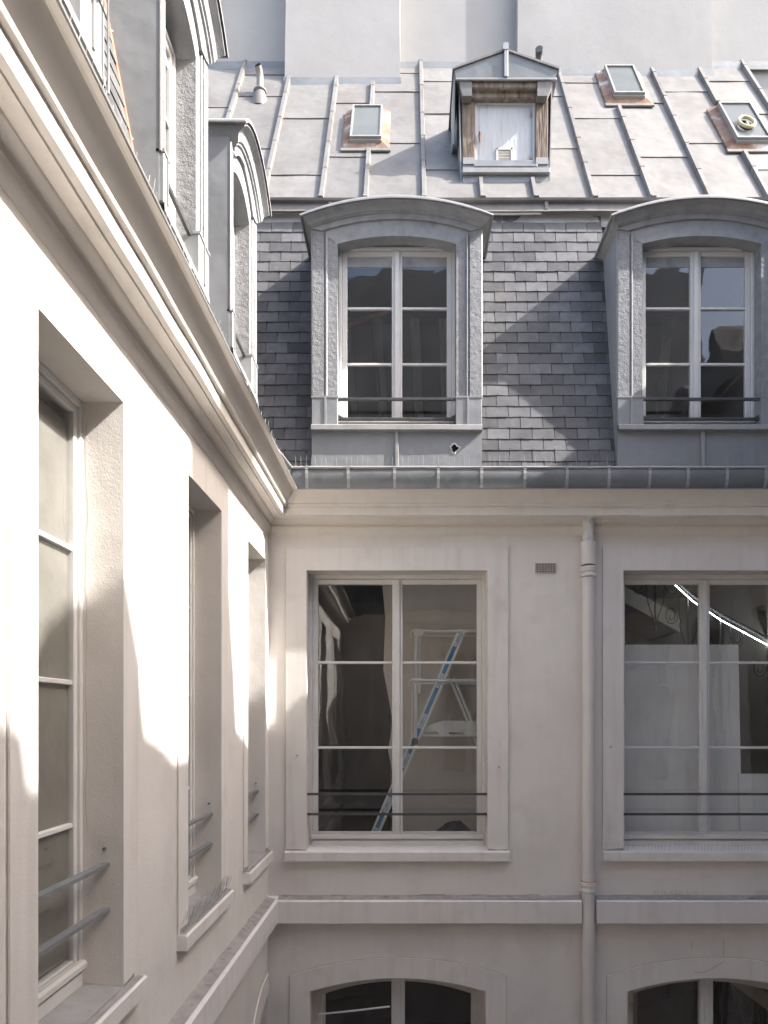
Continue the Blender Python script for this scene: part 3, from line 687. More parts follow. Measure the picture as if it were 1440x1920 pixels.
dr = MB().box(qx(895.5), qx(998.5), YF + .03, YF + .06, qh(317), qh(193.5)).build('door', 'door', cabin)
MB().box(qx(899), qx(994), YF + .026, YF + .031, qh(313), qh(198)).build('door_panel', 'door', cabin, bevel=.003)
gx0, gx1, gh0, gh1 = qx(931), qx(961), qh(306), qh(276)
for (a, b, q, r_) in ((gx0, gx0 + .016, gh0, gh1), (gx1 - .016, gx1, gh0, gh1), (gx0, gx1, gh0, gh0 + .016), (gx0, gx1, gh1 - .016, gh1)):
    MB().box(a, b, YF + .008, YF + .03, q, r_).build('grille_frame', 'paint', cabin)
MB().box(gx0 + .01, gx1 - .01, YF + .022, YF + .029, gh0 + .01, gh1 - .01).build('grille_back', 'wood', cabin)
for k in range(9): z = gh0 + .022 + k * (gh1 - gh0 - .04) / 8; MB().box(gx0 + .014, gx1 - .014, YF + .012, YF + .02, z - .0035, z + .0035).build('grille_slat', 'paint_old', cabin)
MB().tube([(qx(899), YF - .005, qh(249)), (qx(899), YF - .02, qh(256)), (qx(899), YF - .005, qh(267))], [.012, .018, .008], 6).build('door_handle', 'rust', cabin)
for py in (212, 292): MB().tube([(qx(996), YF + .01, qh(py) - .03), (qx(996), YF + .01, qh(py) + .03)], .008, 6).build('hinge', 'rust', cabin)
# gable roof with zinc front
Ax, Bx, Cx = qx(852, yo), qx(1045, yo), qx(948, yo); hb_, he_l, ha_ = qh(149, yo), qh(131, yo), qh(97, yo)
m = MB(); pg = [(Ax + .02, hb_), (Bx - .02, hb_), (Bx, he_l), (Cx, ha_), (Ax, he_l)]
m.prism(pg, lambda x, z: (x, yo - (.0 if z < he_l - .02 else 0), z), lambda x, z: (x, yo + .03, z)); m.build('gable_front', 'zinc_gutter', cabin)
m = MB(); m.quad((Ax + .02, yo, hb_ + .004), (Bx - .02, yo, hb_ + .004), (Bx - .05, YF + .1, hb_ + .004), (Ax + .05, YF + .1, hb_ + .004)); m.build('gable_soffit', 'zinc', cabin)
m = MB(); m.box(Ax + .01, Bx - .01, yo - .012, yo + .01, hb_ - .012, hb_ + .012); m.build('gable_edge', 'zinc_bright', cabin, bevel=.004)
for s_, X in ((-1, Ax), (1, Bx)):
    m = MB(); o_ = .02
    m.prism([(Cx, ha_ + .004), (X + s_ * o_, he_l - .004), (X + s_ * o_, he_l + .016), (Cx, ha_ + .026)], lambda x, z: (x, yo - .015, z), lambda x, z: (x, 1.75, z)); m.build('gable_roof', 'zinc', cabin)
MB().box(Cx - .018, Cx + .022, yo - .025, yo - .0, hb_ + .01, ha_ + .02).build('gable_batten', 'zinc_bright', cabin, bevel=.004)
MB().prism([(-.028, 0), (-.03, .055), (-.02, .07), (.02, .07), (.03, .055), (.028, 0)], lambda a, z: (Cx + a, yo - .03, ha_ + z), lambda a, z: (Cx + a, 1.7, ha_ + z)).build('ridge_roll', 'zinc_bright', cabin)
for s_, X in ((-1, qx(866)), (1, qx(1029))):
    m = MB(); m.prism([(YF - .01, qh(345)), (YF - .01, hb_ + .02), (yo + .02, hb_ + .02), (YF + .9, he_l), (YF + .5, qh(345) + .4)], lambda y, z: (X + s_ * .035 * max(0, z - 5.9), y, z), lambda y, z: (X + s_ * (.012 + .035 * max(0, z - 5.9)), y, z)); m.build('cheek', 'zinc_blue', cabin)
m = MB(); m.prism([(YF + .05, qh(262)), (yo + .03, hb_ - .01), (yo + .03, he_l), (YF + .35, he_l), (YF + .35, qh(240))], lambda y, z: (Ax - .005, y, z), lambda y, z: (Ax + .01, y, z)); m.build('side_apron', 'zinc_blue', cabin)

# ------------------------------------------------------------------ rear walls above the roof
rear = thing('rear_building', 'tall blank white rendered wall with flat chimney breasts above the zinc roof', 'building', (0, D, 0), 0)
YR = 2.27
HT = 13.5
MB().box(-6, 8.5, YR, YR + .4, 6.0, HT).build('wall', 'party_wall', rear)
for (a, b, y) in ((-1.513, -.099, 2.02), (1.37, 3.80, 2.145)):
    m = MB(); n = 22                                                  # hand-finished, slightly bowed arrises
    for k in range(n):
        z0, z1 = 6 + (HT - 6) * k / n, 6 + (HT - 6) * (k + 1) / n
        f = lambda z, s_: .012 * noise.noise(Vector((z * .9, s_ * 7 + a, 0)))
        m.quad((a + f(z0, 0), y, z0), (b + f(z0, 1), y, z0), (b + f(z1, 1), y, z1), (a + f(z1, 0), y, z1))
        m.quad((a + f(z0, 0), y, z0), (a + f(z1, 0), y, z1), (a, YR + .01, z1), (a, YR + .01, z0)); m.quad((b + f(z0, 1), y, z0), (b + f(z1, 1), y, z1), (b, YR + .01, z1), (b, YR + .01, z0))
    m.build('chimney_breast', 'party_wall', rear)
for (a, b, y) in ((-3.2, -1.515, YR), (-1.53, -.085, 2.02), (-.098, 1.368, YR), (1.355, 3.815, 2.145), (3.802, 6.5, YR)):
    t = (y - YBK) / CS; h = HBK + SN * t
    m = MB(); m.sweep([(-y + .045, h - .075), (-y + .035, h - .02), (-y + .020, h + .05), (-y + .004, h + .062), (-y - .004, h + .062)], a, b, step=.2, jit=.005, seed=a); m.build('wall_flashing', 'zinc_gutter', rear)
for (px, py) in ((1011, 107),):
    y = 1.9; m = MB(); x, h = qx(px, y), qh(py, y)
    m.tube([(x, y, h - .9), (x, y, h - .06), (x - .01, y - .05, h), (x - .02, y - .10, h + .005)], .045, 10); v = tag(m.build('vent_stub', 'iron', None, smooth=50), 'stubby dark vent pipe end behind the gabled door dormer', 'vent pipe'); v.location = (0, D, 0)

# ------------------------------------------------------------------ flue on the roof
tf = T(186); u = RU(487, 186); bx_ = R(u, tf)
fl = thing('flue_pipe', 'short galvanised flue with bent mouth and conical foot on the zinc roof', 'flue', (0, D, 0))
MB().lathe(bx_[0], bx_[1] + .02, [(.105, bx_[2] - .12), (.098, bx_[2] - .02), (.058, bx_[2] + .10), (.055, bx_[2] + .11)], 18).build('conical_foot', 'zinc', fl, smooth=50)
MB().lathe(bx_[0], bx_[1] + .02, [(.050, bx_[2] + .098), (.078, bx_[2] + .102), (.080, bx_[2] + .112), (.050, bx_[2] + .14)], 18).build('collar', 'zinc_bright', fl, smooth=50)
p0 = Vector((bx_[0], bx_[1] + .02, bx_[2] + .1))
pth = [p0, p0 + Vector((0, 0, .14)), p0 + Vector((0, -.004, .19)), p0 + Vector((-.006, -.022, .235)), p0 + Vector((-.016, -.06, .265))]
MB().tube(pth, .042, 14, caps=False).build('pipe', 'zinc', fl, smooth=60)
MB().tube([pth[-1] - Vector((-.002, -.006, .002)), pth[-1] + Vector((-.0005, -.001, .0005))], .040, 14).build('mouth', 'dark', fl)

# ------------------------------------------------------------------ downpipe, vent, spikes
dp = thing('downpipe', 'cream painted downpipe with ringed collars between the two tall casements', 'downpipe', (0, D, 0))
py_ = -.072
MB().lathe(PX, py_, [(.0555, -EYE), (.0555, fh(1083, py_))], 24).build('pipe', 'pipe', dp, smooth=60)
MB().lathe(PX, py_, [(.048, fh(1020, py_)), (.052, fh(1005, py_)), (.049, fh(985, py_)), (.053, 1.80), (.05, 1.95)], 18).build('peeling_top', 'flake', dp, smooth=60)
def collar(zt, zb): 
    return [(.056, zb), (.064, zb + .004), (.064, zb + .02), (.060, zb + .026), (.058, zt - .05), (.069, zt - .042), (.071, zt - .026), (.066, zt - .02), (.071, zt - .01), (.066, zt), (.056, zt + .002)]
MB().lathe(PX, py_, [(.058, fh(1060, py_)), (.0655, fh(1059, py_)), (.0655, fh(1030, py_)), (.068, fh(1022, py_)), (.068, fh(1017, py_)), (.05, fh(1016, py_))], 24).build('sleeve', 'pipe', dp, smooth=40)
MB().lathe(PX, py_, collar(fh(1063, py_), fh(1082, py_)), 24).build('collar', 'pipe', dp, smooth=40)
MB().lathe(PX, py_, collar(fh(1652, py_), fh(1672, py_)), 24).build('collar', 'pipe', dp, smooth=40)
MB().lathe(PX, py_, [(.056, fh(1655.5, py_)), (.0675, fh(1655, py_)), (.0675, fh(1652, py_)), (.056, fh(1651.4, py_))], 24).build('rust_ring', 'rust_orange', dp, smooth=40)
for q in (1082, 1669):
    h = fh(q, py_); m = MB(); m.box(PX - .078, PX + .078, py_ - .01, py_ + .012, h - .008, h + .012); m.box(PX - .02, PX + .02, py_ + .04, .005, h - .01, h + .012); m.build('bracket', 'pipe', dp, bevel=.003)

vg = thing('vent_grille', 'small brown metal air vent grille set in the cream wall', 'vent', (0, D, 0))
x0, x1, h0, h1 = fx(1004), fx(1042), fh(1075), fh(1056)
MB().box(x0, x1, -.003, .004, h0, h1).build('vent_back', 'wood', vg)
for k in range(8): x = x0 + .006 + k * (x1 - x0 - .012) / 7; MB().box(x - .003, x + .003, -.010, -.003, h0, h1).build('vent_bar', 'steel', vg)
for k in range(6): z = h0 + .004 + k * (h1 - h0 - .008) / 5; MB().box(x0, x1, -.0125, -.010, z - .003, z + .003).build('vent_slat', 'paint_old', vg)

def spikes(name, label, pts, loc, rz, length=.10, r=.0012, group='bird spike strips', spread=.25, base=None, tiltv=(0, -.1, 1)):
    rr = random.Random(len(pts)); m = MB()
    for q in pts:
        q = Vector(q); dv = Vector((rr.gauss(0, spread * .35), tiltv[1] + rr.gauss(0, spread * .3), 1)).normalized() if tiltv[2] else Vector(tiltv)
        L_ = length * rr.uniform(.85, 1.1)
        m.tube([q, q + dv * L_], r, 3, caps=False)
    if base: m.tube(base, .005, 4)
    o = m.build(name, 'steel'); o.location = loc; o.rotation_euler = (0, 0, rad(rz)); return tag(o, label, 'bird spikes', group, 'stuff')
spikes('bird_spikes', 'row of thin steel bird spikes standing along the gutter under the slates', [(XL + .30 + .046 * k, -.245, 2.25) for k in range(100) if k % 17 != 9], (0, D, 0), 0, .105, spread=.16)
spikes('bird_spikes', 'bird spikes along the sunlit wing gutter beneath the narrow dormers', [(.6 + .055 * k, -.215, 2.17) for k in range(100)], (XL, 0, 0), 90, .115)
spikes('bird_spikes', 'bird spikes along the sill of the casement with leaning boards', [(F2[0] - .18 + .031 * k, -.035 - .01 * (k % 2), WZ0 - .005) for k in range(52)], (0, D, 0), 0, .085)
spikes('bird_spikes', 'short tuft of bird spikes on the string course beside the downpipe', [(fx(1222) + .016 * k, -.05, -1.69) for k in range(26)], (0, D, 0), 0, .085)
spikes('bird_spikes', 'tuft of bird spikes at the far end of the string course', [(fx(1410) + .016 * k, -.05, -1.69) for k in range(14)], (0, D, 0), 0, .085)

# ------------------------------------------------------------------ rooms behind the front windows
room_box(front, -1.25, 1.02, .342, 3.4, -1.75, 1.75, 'room', 'room')
room_box(front, 1.16, 4.3, .342, 3.6, -1.75, 1.75, 'room_light', 'room')
room_box(front, -1.25, 1.02, .342, 2.4, -5.6, -2.0, 'room_dark', 'room')
room_box(front, 1.16, 4.3, .342, 2.9, -5.6, -2.0, 'room', 'room')
# dark passage behind the left casement and a pale partition behind the ladder
MB().box(-1.24, -.20, 1.25, 1.30, -1.74, 1.74).build('passage', 'dark', front)
m = MB(); pe = [(-.17, -1.74), (-.10, -.9), (-.21, -.35), (-.16, -.05), (-.26, .5), (-.24, 1.05), (-.30, 1.74), (1.0, 1.74), (1.0, -1.74)]
m.prism(pe, lambda x, z: (x, .80, z), lambda x, z: (x, .83, z)); m.build('partition', 'partition', front)

# folding platform ladder
lad = thing('platform_ladder', 'folding aluminium platform ladder with a blue lettered stile inside the window', 'ladder', (0, D, 0))
YL = .50
def lx(px, y=YL): return (px - 765) * (D + y) / 1280
def lh(py, y=YL): return (1345 - py) * (D + y) / 1280
def ltube(name, a, b, r, y=YL, mat='aluminium', y2=None):
    return MB().tube([(lx(a[0], y), y, lh(a[1], y)), (lx(b[0], y2 or y), y2 or y, lh(b[1], y2 or y))], r, 10).build(name, mat, lad, smooth=60)
ltube('guard_rail', (772, 1184), (930, 1183), .016); ltube('guard_rail', (786, 1192), (930, 1193), .015, YL + .22)
ltube('guard_rail', (772, 1276), (930, 1276), .016, YL - .03); ltube('guard_rail', (790, 1282), (930, 1282), .015, YL + .2)
ltube('upright', (780, 1186), (779, 1386), .017); ltube('upright', (788, 1192), (786, 1300), .013, YL + .2); ltube('upright', (773, 1285), (772, 1390), .008)
MB().lathe(lx(778), YL, [(.02, lh(1384)), (.036, lh(1388)), (.036, lh(1394)), (.02, lh(1396))], 12).build('rubber_foot', 'iron', lad, smooth=50)
for (cx_, cy_) in ((781, 1186), (778, 1277)):
    m = MB(); X, H_ = lx(cx_), lh(cy_)
    m.prism([(X - .03, H_ - .035), (X + .04, H_ - .04), (X + .085, H_ + .01), (X + .06, H_ + .03), (X - .02, H_ + .035)], lambda x, z: (x, YL - .032, z), lambda x, z: (x, YL - .02, z)); m.build('hinge_plate', 'aluminium', lad)
    m = MB(); m.tube([(X - .03 - .03 * math.sin(t * .5), YL - .026, H_ + .03 - .03 * t * .55) for t in range(6)], .007, 6); m.build('hook', 'aluminium', lad, smooth=60)
# inclined stile with label
def stile(name, a, b, w, y, mat='aluminium', dep=.05, off=0):
    A = Vector((lx(a[0], y), 0, lh(a[1], y))); B = Vector((lx(b[0], y), 0, lh(b[1], y))); dv = (B - A).normalized(); nv = Vector((dv.z, 0, -dv.x)) * w / 2
    m = MB(); m.prism([((A + nv).x, (A + nv).z), ((B + nv).x, (B + nv).z), ((B - nv).x, (B - nv).z), ((A - nv).x, (A - nv).z)], lambda x, z: (x, y + off, z), lambda x, z: (x, y + off + dep, z))
    return m.build(name, mat, lad), A, B, dv
st, A, B, dv = stile('stile', (866, 1180), (690, 1590), .072, YL)
stile('label_strip', (864, 1186), (694, 1582), .040, YL, 'blue_label', .003, -.003)
stile('stile_flange', (872, 1184), (699, 1590), .014, YL, 'aluminium', .07, -.012)
stile('rear_leg', (846, 1268), (940, 1500), .062, YL + .12); stile('rear_leg_groove', (846, 1268), (940, 1500), .012, YL + .12, 'iron_grey', .004, -.004)
Lt = (B - A).length; tilt = math.atan2(-(dv.z), -(dv.x))
fc = bpy.data.curves.new('lettering', 'FONT'); fc.body = 'TUBESCA'; fc.size = .036; fc.align_x = 'CENTER'; fc.align_y = 'CENTER'; fc.offset = .0009
fo = link('lettering', fc); bpy.context.view_layer.update()
text_me = bpy.data.meshes.new_from_object(fo.evaluated_get(bpy.context.evaluated_depsgraph_get())); text_me.materials.clear(); text_me.materials.append(MAT['blue_label'])
bpy.data.objects.remove(fo)
for f in (.045, .235, .42, .60, .80, .94):
    c = A + dv * Lt * f; hl = .078
    nv = Vector((dv.z, 0, -dv.x)) * .016; e0, e1 = c - dv * hl, c + dv * hl
    m = MB(); m.prism([((e0 + nv).x, (e0 + nv).z), ((e1 + nv).x, (e1 + nv).z), ((e1 - nv).x, (e1 - nv).z), ((e0 - nv).x, (e0 - nv).z)], lambda x, z: (x, YL - .006, z), lambda x, z: (x, YL - .003, z)); m.build('label_plate', 'white_label', lad)
    t_ = link('lettering', text_me, lad); t_.rotation_mode = 'QUATERNION'
    xax = -dv; yax = Vector((0, -1, 0)).cross(xax); M3 = Matrix((xax, yax, Vector((0, -1, 0)))).transposed()
    t_.rotation_quaternion = M3.to_quaternion(); t_.location = (c.x, YL - .0072, c.z + EYE); t_.scale = (.95, .8, 1)
# step plate with two slots
m = MB(); y = YL + .08
op = [(lx(789, y), lh(1381, y)), (lx(893, y), lh(1381, y)), (lx(893, y), lh(1352, y)), (lx(831, y), lh(1351, y)), (lx(792, y), lh(1364, y))]
hs = [hole_rect(lx(a, y), lx(b, y), lh(1377, y), lh(1372.5, y)) for a, b in ((795, 822), (842, 870))]
polys = [[Vector((x, 0, z)) for x, z in pl] for pl in [op] + hs]
fl_ = [q for pl in polys for q in pl]; ids = [m.p(q.x, y, q.z) for q in fl_]
for t in tessellate_polygon(polys): m.f.append(tuple(ids[k] for k in t))
m.build('step_plate', 'aluminium', lad)

bag = MB(); bc = Vector((lx(850, .62), .64, -1.25)); rg = []
for i in range(9):
    la = -1.2 + i * 2.75 / 8; row = []
    for j in range(14):
        lo = 2 * math.pi * j / 14; q = Vector((math.cos(la) * math.cos(lo), math.cos(la) * math.sin(lo), math.sin(la)))
        f = 1 + .35 * noise.noise(q * 2.3 + Vector((4, 1, 2))) + .12 * noise.noise(q * 6)
        row.append((bc.x + q.x * .20 * f, bc.y + q.y * .09 * f, bc.z + q.z * .17 * f))
    rg.append(row)
bag.rings(rg, True); b_ = bag.build('rubbish_bag', 'plastic_black'); b_.location = (0, D, 0); tag(b_, 'crumpled black plastic bag behind the casement of the ladder', 'bag')
shelf = MB().box(-1.2, 1.0, .45, .79, -1.72, -1.41).build('bench', 'room_dark', front)

# boards and stair rail behind the second casement
y = .46
def board(px0, px1, py0, py1, y, label, tilt=.04, mat='board'):
    m = MB(); x0, x1 = (px0 - 765) * (D + y) / 1280, (px1 - 765) * (D + y) / 1280; h0, h1 = (1345 - py1) * (D + y) / 1280, (1345 - py0) * (D + y) / 1280
    m.prism([(x0, h0), (x1, h0), (x1, h1), (x0, h1)], lambda x, z: (x, y + tilt * (z - h0), z), lambda x, z: (x, y + .013 + tilt * (z - h0), z))
    o = m.build('white_board', mat); o.location = (0, D, 0); return tag(o, label, 'board')
board(1158, 1392, 1207, 1600, .385, 'large blank white board leaning inside the window beside the downpipe')
board(1389, 1500, 1451, 1600, .355, 'smaller white board leaning in front of the large one inside the window', mat='board_bright')
rail = thing('stair_balustrade', 'wrought iron stair balustrade with a glowing light strip behind the upper casement', 'balustrade', (0, D, 0))
rail2 = thing('stair_balustrade', 'wrought iron stair balustrade glimpsed through the lower arched window', 'balustrade', (0, D, 0))
def stair(root, y, line, drop, led=True, n=7, low=.75):
    def pt(px, py, yy=y): return Vector(((px - 765) * (D + yy) / 1280, yy, (1345 - py) * (D + yy) / 1280))
    P_ = [pt(*q) for q in line]
    up = Vector((0, .03, .085))
    MB().tube([q + up for q in P_], .022, 8).build('handrail', 'iron', root, smooth=60)
    if led: MB().tube(P_, .0045, 8).build('light_strip', 'led', root, smooth=60)
    def at(f):
        s_ = f * (len(P_) - 1); k = min(int(s_), len(P_) - 2); return P_[k].lerp(P_[k + 1], s_ - k)
    for k in range(n):
        q = at((k + .5) / n)
        MB().tube([q + up, q + Vector((0, 0, -low))], .011, 6).build('baluster', 'iron', root)
        for sgn in (-1, 1):
            pts = [q + Vector((sgn * x_, 0, z_)) for x_, z_ in ((.115, .02), (.112, -.12), (.108, -.24), (.085, -.29), (.105, -.33), (.088, -.42), (.055, -.52), (.022, -.62), (.012, -.70))]
            MB().tube(pts, .0065, 5).build('scroll', 'iron', root, smooth=60)
            pts = []
            for j in range(22):
                a = j / 21 * math.pi * 3.0; rr_ = .085 * (1 - j / 30)
                pts.append(q + Vector((sgn * (.205 - rr_ * math.cos(a)), 0, -.20 - .02 * j / 21 - 1.5 * rr_ * math.sin(a))))
            MB().tube(pts, .0055, 5).build('scroll', 'iron', root, smooth=60)
stair(rail, 1.75, [(1190, 1030), (1255, 1087), (1300, 1128), (1352, 1163), (1440, 1210), (1520, 1254), (1600, 1300)], .8, n=5)
stair(rail2, 1.2, [(1330, 1775), (1405, 1846), (1440, 1868), (1530, 1930)], .8, n=4)
# stringer and landing of the stairs
m = MB(); m.prism([(1.3, .55), (1.9, .28), (4.3, -1.05), (4.3, -1.35), (1.9, 0), (1.3, .2)], lambda x, z: (x, 1.95, z), lambda x, z: (x, 2.6, z)); m.build('stair_flight', 'room_light', front)
m = MB(); m.prism([(2.3, 1.74), (3.5, 1.1), (3.5, 1.32), (2.7, 1.74)], lambda x, z: (x, 2.4, z), lambda x, z: (x, 3.5, z)); m.build('stair_flight', 'room_light', front)
MB().box(3.42, 4.1, 3.50, 3.58, -1.7, .95).build('doorway', 'room_dark', front)
MB().box(2.02, 2.52, 3.50, 3.58, -1.7, .5).build('doorway', 'room_dark', front)
m = MB(); m.tube([(fx(1178, .6), .6, fh(1889, .6)), (fx(1215, .6), .6, fh(1886, .6)), (fx(1250, .6), .6, fh(1868, .6)), (fx(1320, .6), .6, fh(1852, .6))], .006, 5); m.build('loose_cable', 'iron', front, smooth=60)
m = MB(); m.prism([(2.6, -2.2), (2.75, -2.2), (4.2, -3.2), (4.2, -3.4)], lambda x, z: (x, .9, z), lambda x, z: (x, 1.3, z)); m.build('stair_flight', 'room_light', front)
MB().box(2.15, 2.30, .45, .6, -5.5, -2.05).build('inner_post', 'room_light', front)

# ================================================================== left wing
LZ1, LZ0 = 1.44, -1.235
LW = [(2.40, 3.12), (4.04, 4.76), (5.55, 6.225)]
LW0 = (.55, 1.27)
allw = [LW0] + LW
half_arch = [(5.62, -5.0), (6.385, -5.0), (6.385, -2.565), (6.25, -2.575), (6.10, -2.62), (5.96, -2.69), (5.84, -2.78), (5.74, -2.89), (5.67, -3.02), (5.62, -3.2)]
wall_panel('wall', 'stucco', left, [(YB, -EYE), (D + .3, -EYE), (D + .3, 2.02), (YB, 2.02)], [hole_rect(a, b, LZ0, LZ1) for a, b in allw] + [half_arch])
for i, (a, b) in enumerate(allw):
    s_ = .17 if i < 3 else .13
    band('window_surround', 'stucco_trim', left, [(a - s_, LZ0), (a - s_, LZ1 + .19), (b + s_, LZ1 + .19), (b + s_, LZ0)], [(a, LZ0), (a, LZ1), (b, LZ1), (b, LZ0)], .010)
    sill(left, a - s_ - .004, b + s_ - .01, LZ0, thick=.09, proj=.058)
    MB().quad((a - s_ + .01, -.045, LZ0 + .0005), (b + s_ - .02, -.045, LZ0 + .0005), (b + s_ - .02, -.014, LZ0 + .004), (a - s_ + .01, -.014, LZ0 + .004)).build('sill_ledge', 'ledge', left)
    MB().quad((a + .005, -.012, LZ0 + .006), (b - .005, -.012, LZ0 + .006), (b - .005, .165, LZ0 + .022), (a + .005, .165, LZ0 + .022)).build('sill_flashing', 'lead', left)
    w = window_rect(left, a, b, LZ0 + .02, LZ1, 1, (-.485, .155, .755), -1.09, 1.32, recess=.175, fw=.024, sw=.034, paint='paint',
                    label=('narrow white casement, its glass half sunlit', 'narrow white casement above the sill with bird spikes', 'narrow white casement nearest the inner corner')[i - 1] if i else None)
    MB().box(a + .058, b - .058, .2165, .219, -1.08, 1.32).build('pane_reflection', 'reflection_sheet', w)  # beige sheet standing in for the pale reflection on the glass
    guard_bars(left, a, b, (-.672, -.878), y=.072, mat='iron_grey', size=(.020, .017))
    m = MB(); m.tube([(b - .012, .075, -.60), (b + .004, .075, -.60)], .008, 6); m.build('screw', 'iron_grey', left)
    room_box(left, a - .4, b + .4, .342, 2.2, -1.7, 1.7, 'room', 'room')
room_box(left, 5.4, 6.6, .342, 2.2, -5.6, -2.2, 'room', 'room')
band('arch_surround', 'stucco_trim', left, [(5.43, -5.0), (5.43, -3.15), (5.50, -2.92), (5.60, -2.74), (5.74, -2.59), (5.90, -2.48), (6.08, -2.41), (6.24, -2.385), (6.385, -2.38), (6.39, -2.38)],
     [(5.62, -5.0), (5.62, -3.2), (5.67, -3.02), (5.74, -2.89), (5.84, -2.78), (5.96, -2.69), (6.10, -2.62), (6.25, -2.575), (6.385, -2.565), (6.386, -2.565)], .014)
spikes('bird_spikes', 'dense bed of bird spikes covering the sill of the middle narrow window', [(LW[1][0] - .13 + .014 * k, -.03 + .03 * (k % 2), LZ0 + .01) for k in range(68)], (XL, 0, 0), 90, .115, r=.0011, spread=.30, tiltv=(0, -.30, 1), base=[(LW[1][0] - .13, -.025, LZ0 + .012), (LW[1][1] + .10, -.025, LZ0 + .012)])
MB().sweep(STRING, YB, D, 1, -1, step=.16, jit=.003, seed=21).build('string_course', 'stucco_trim', left)
MB().sweep([(-.005, -1.663), (.022, -1.675), (.080, -1.687)], YB, D - .06, 0, 0, step=.1, jit=.004, seed=25).build('string_course_ledge', 'ledge', left)
MB().sweep(CORNICE, YB, D, 1, -1, jit=.0055, seed=31).build('cornice', 'cornice', left, smooth=38)
MB().sweep(DRIP, YB, D, 1, -1, jit=.002, seed=34).build('drip_flashing', 'zinc_bright', left)
g = MB().sweep([(p_ - .034, h - .055 if h > 2.06 else h) for p_, h in GUTTER], YB, D, 1, -1, step=.2, jit=.004, seed=38).build('gutter', 'zinc_gutter', left, smooth=45)
MB().tube([(YB + .262 + (D - YB - .52) * k / 60, -.228 - .034 * max(0, (k - 53) / 7), 2.186 + .06 * max(0, (k - 53) / 7) + .004 * noise.noise(Vector((k * .5, 7, 0)))) for k in range(61)], .0125, 8).build('gutter_rim', 'zinc_bright', g, smooth=60)
# hairline cracks between casement and jamb of the near window
m = MB(); rr = random.Random(3); x = 3.1165
pts = [(x - .0, .160 + .004 * math.sin(k * .9) + rr.uniform(-.004, .004), 1.35 - k * .075) for k in range(26)]
m.tube([(3.1196, a, b) for _, a, b in pts], .0011, 4); m.build('hairline_crack', 'joint', left)
LD = [(2.49, .40), (4.015, .40), (5.435, .405)]
LARC = [(.325, 4.18, 4.335, .02), (.40, 4.23, 4.41, .05), (.455, 4.34, 4.545, .115)]
bed_plane(left, YB, D, 0, 1, [(c, .36, 4.1) for c, _ in LD])
for i, (c, w) in enumerate(LD):
    d = dormer(left, c, w, .272, 4.07, 4.185, LARC, ox=-.066, sill_p=.026, label=('narrow arched dormer with wire hooks on its jamb', 'narrow arched dormer with a cable along its zinc cheek', 'narrow arched dormer nearest the inner corner')[i])
    dormer_window(d, c - .066, .272, 2.74, 4.09, (3.18, 3.60), cols=1, sw=.036, fw=.024)
    MB().box(c - .25, c + .25, .03, .05, 2.975, 3.0).build('guard_bar', 'iron', d)
    r_ = MB(); r_.box(c - .37, c + .37, .31, 1.6, 2.5, 4.3); r_.f = [f for f in r_.f if f != r_.f[2]]; r_.build('attic_room', 'room_dark', d)
slates(left, 2.90, 3.605, 2, 24, hooks=False); 
slates(left, 4.425, 5.02, 0, 8, hooks=False)
# cable clipped down the cheek foot of the middle dormer, wire hooks on the near jamb
dm = [o for o in left.children if o.name.startswith('dormer')]
c = LD[1][0] - .42
m = MB(); m.tube([(c, lean(h) - .03, h) for h in (4.5, 4.1, 3.7, 3.3, 2.9, 2.5)], .007, 6); m.build('orange_cable', 'copper', dm[1], smooth=60)
MB().prism([(0, 2.35), (0, 4.7), (.10, 4.7), (.10, 2.35)], lambda a, z: (c - .10 + a, lean(z) - .022, z), lambda a, z: (c - .10 + a, lean(z) - .018, z)).build('valley_flashing', 'zinc_gutter', dm[1])
for h in (3.62, 3.05): MB().tube([(c + .005, lean(h) - .03, h), (c + .02, lean(h) - .045, h), (c + .02, lean(h) - .045, h - .04)], .010, 6).build('cable_clip', 'zinc_bright', dm[1])
x = LD[0][0] + .36
m = MB(); m.tube([(x - .16, -.05, 3.03), (x - .10, -.14, 3.02), (x + .02, -.05, 3.04), (x + .02, -.05, 2.62)], .006, 6); m.build('wire_hook', 'iron_grey', dm[0], smooth=60)
m = MB(); m.tube([(x - .2, -.03, 3.10), (x - .12, -.09, 3.06), (x - .08, -.09, 3.10)], .006, 6); m.build('wire_hook', 'iron_grey', dm[0], smooth=60)
m = MB(); m.sweep([(-.555, 5.10), (-.50, 5.11), (-.50, 5.20), (-.47, 5.22), (-.55, 5.25)], YB, D + .5, step=.3, jit=.004, seed=3); m.build('break_fascia', 'zinc', left)
MB().quad((YB, .53, 5.24), (D + .55, .53, 5.24), (D + 2.2, 2.9, 6.4), (YB, 2.9, 6.4)).build('zinc_roof', 'zinc', left)

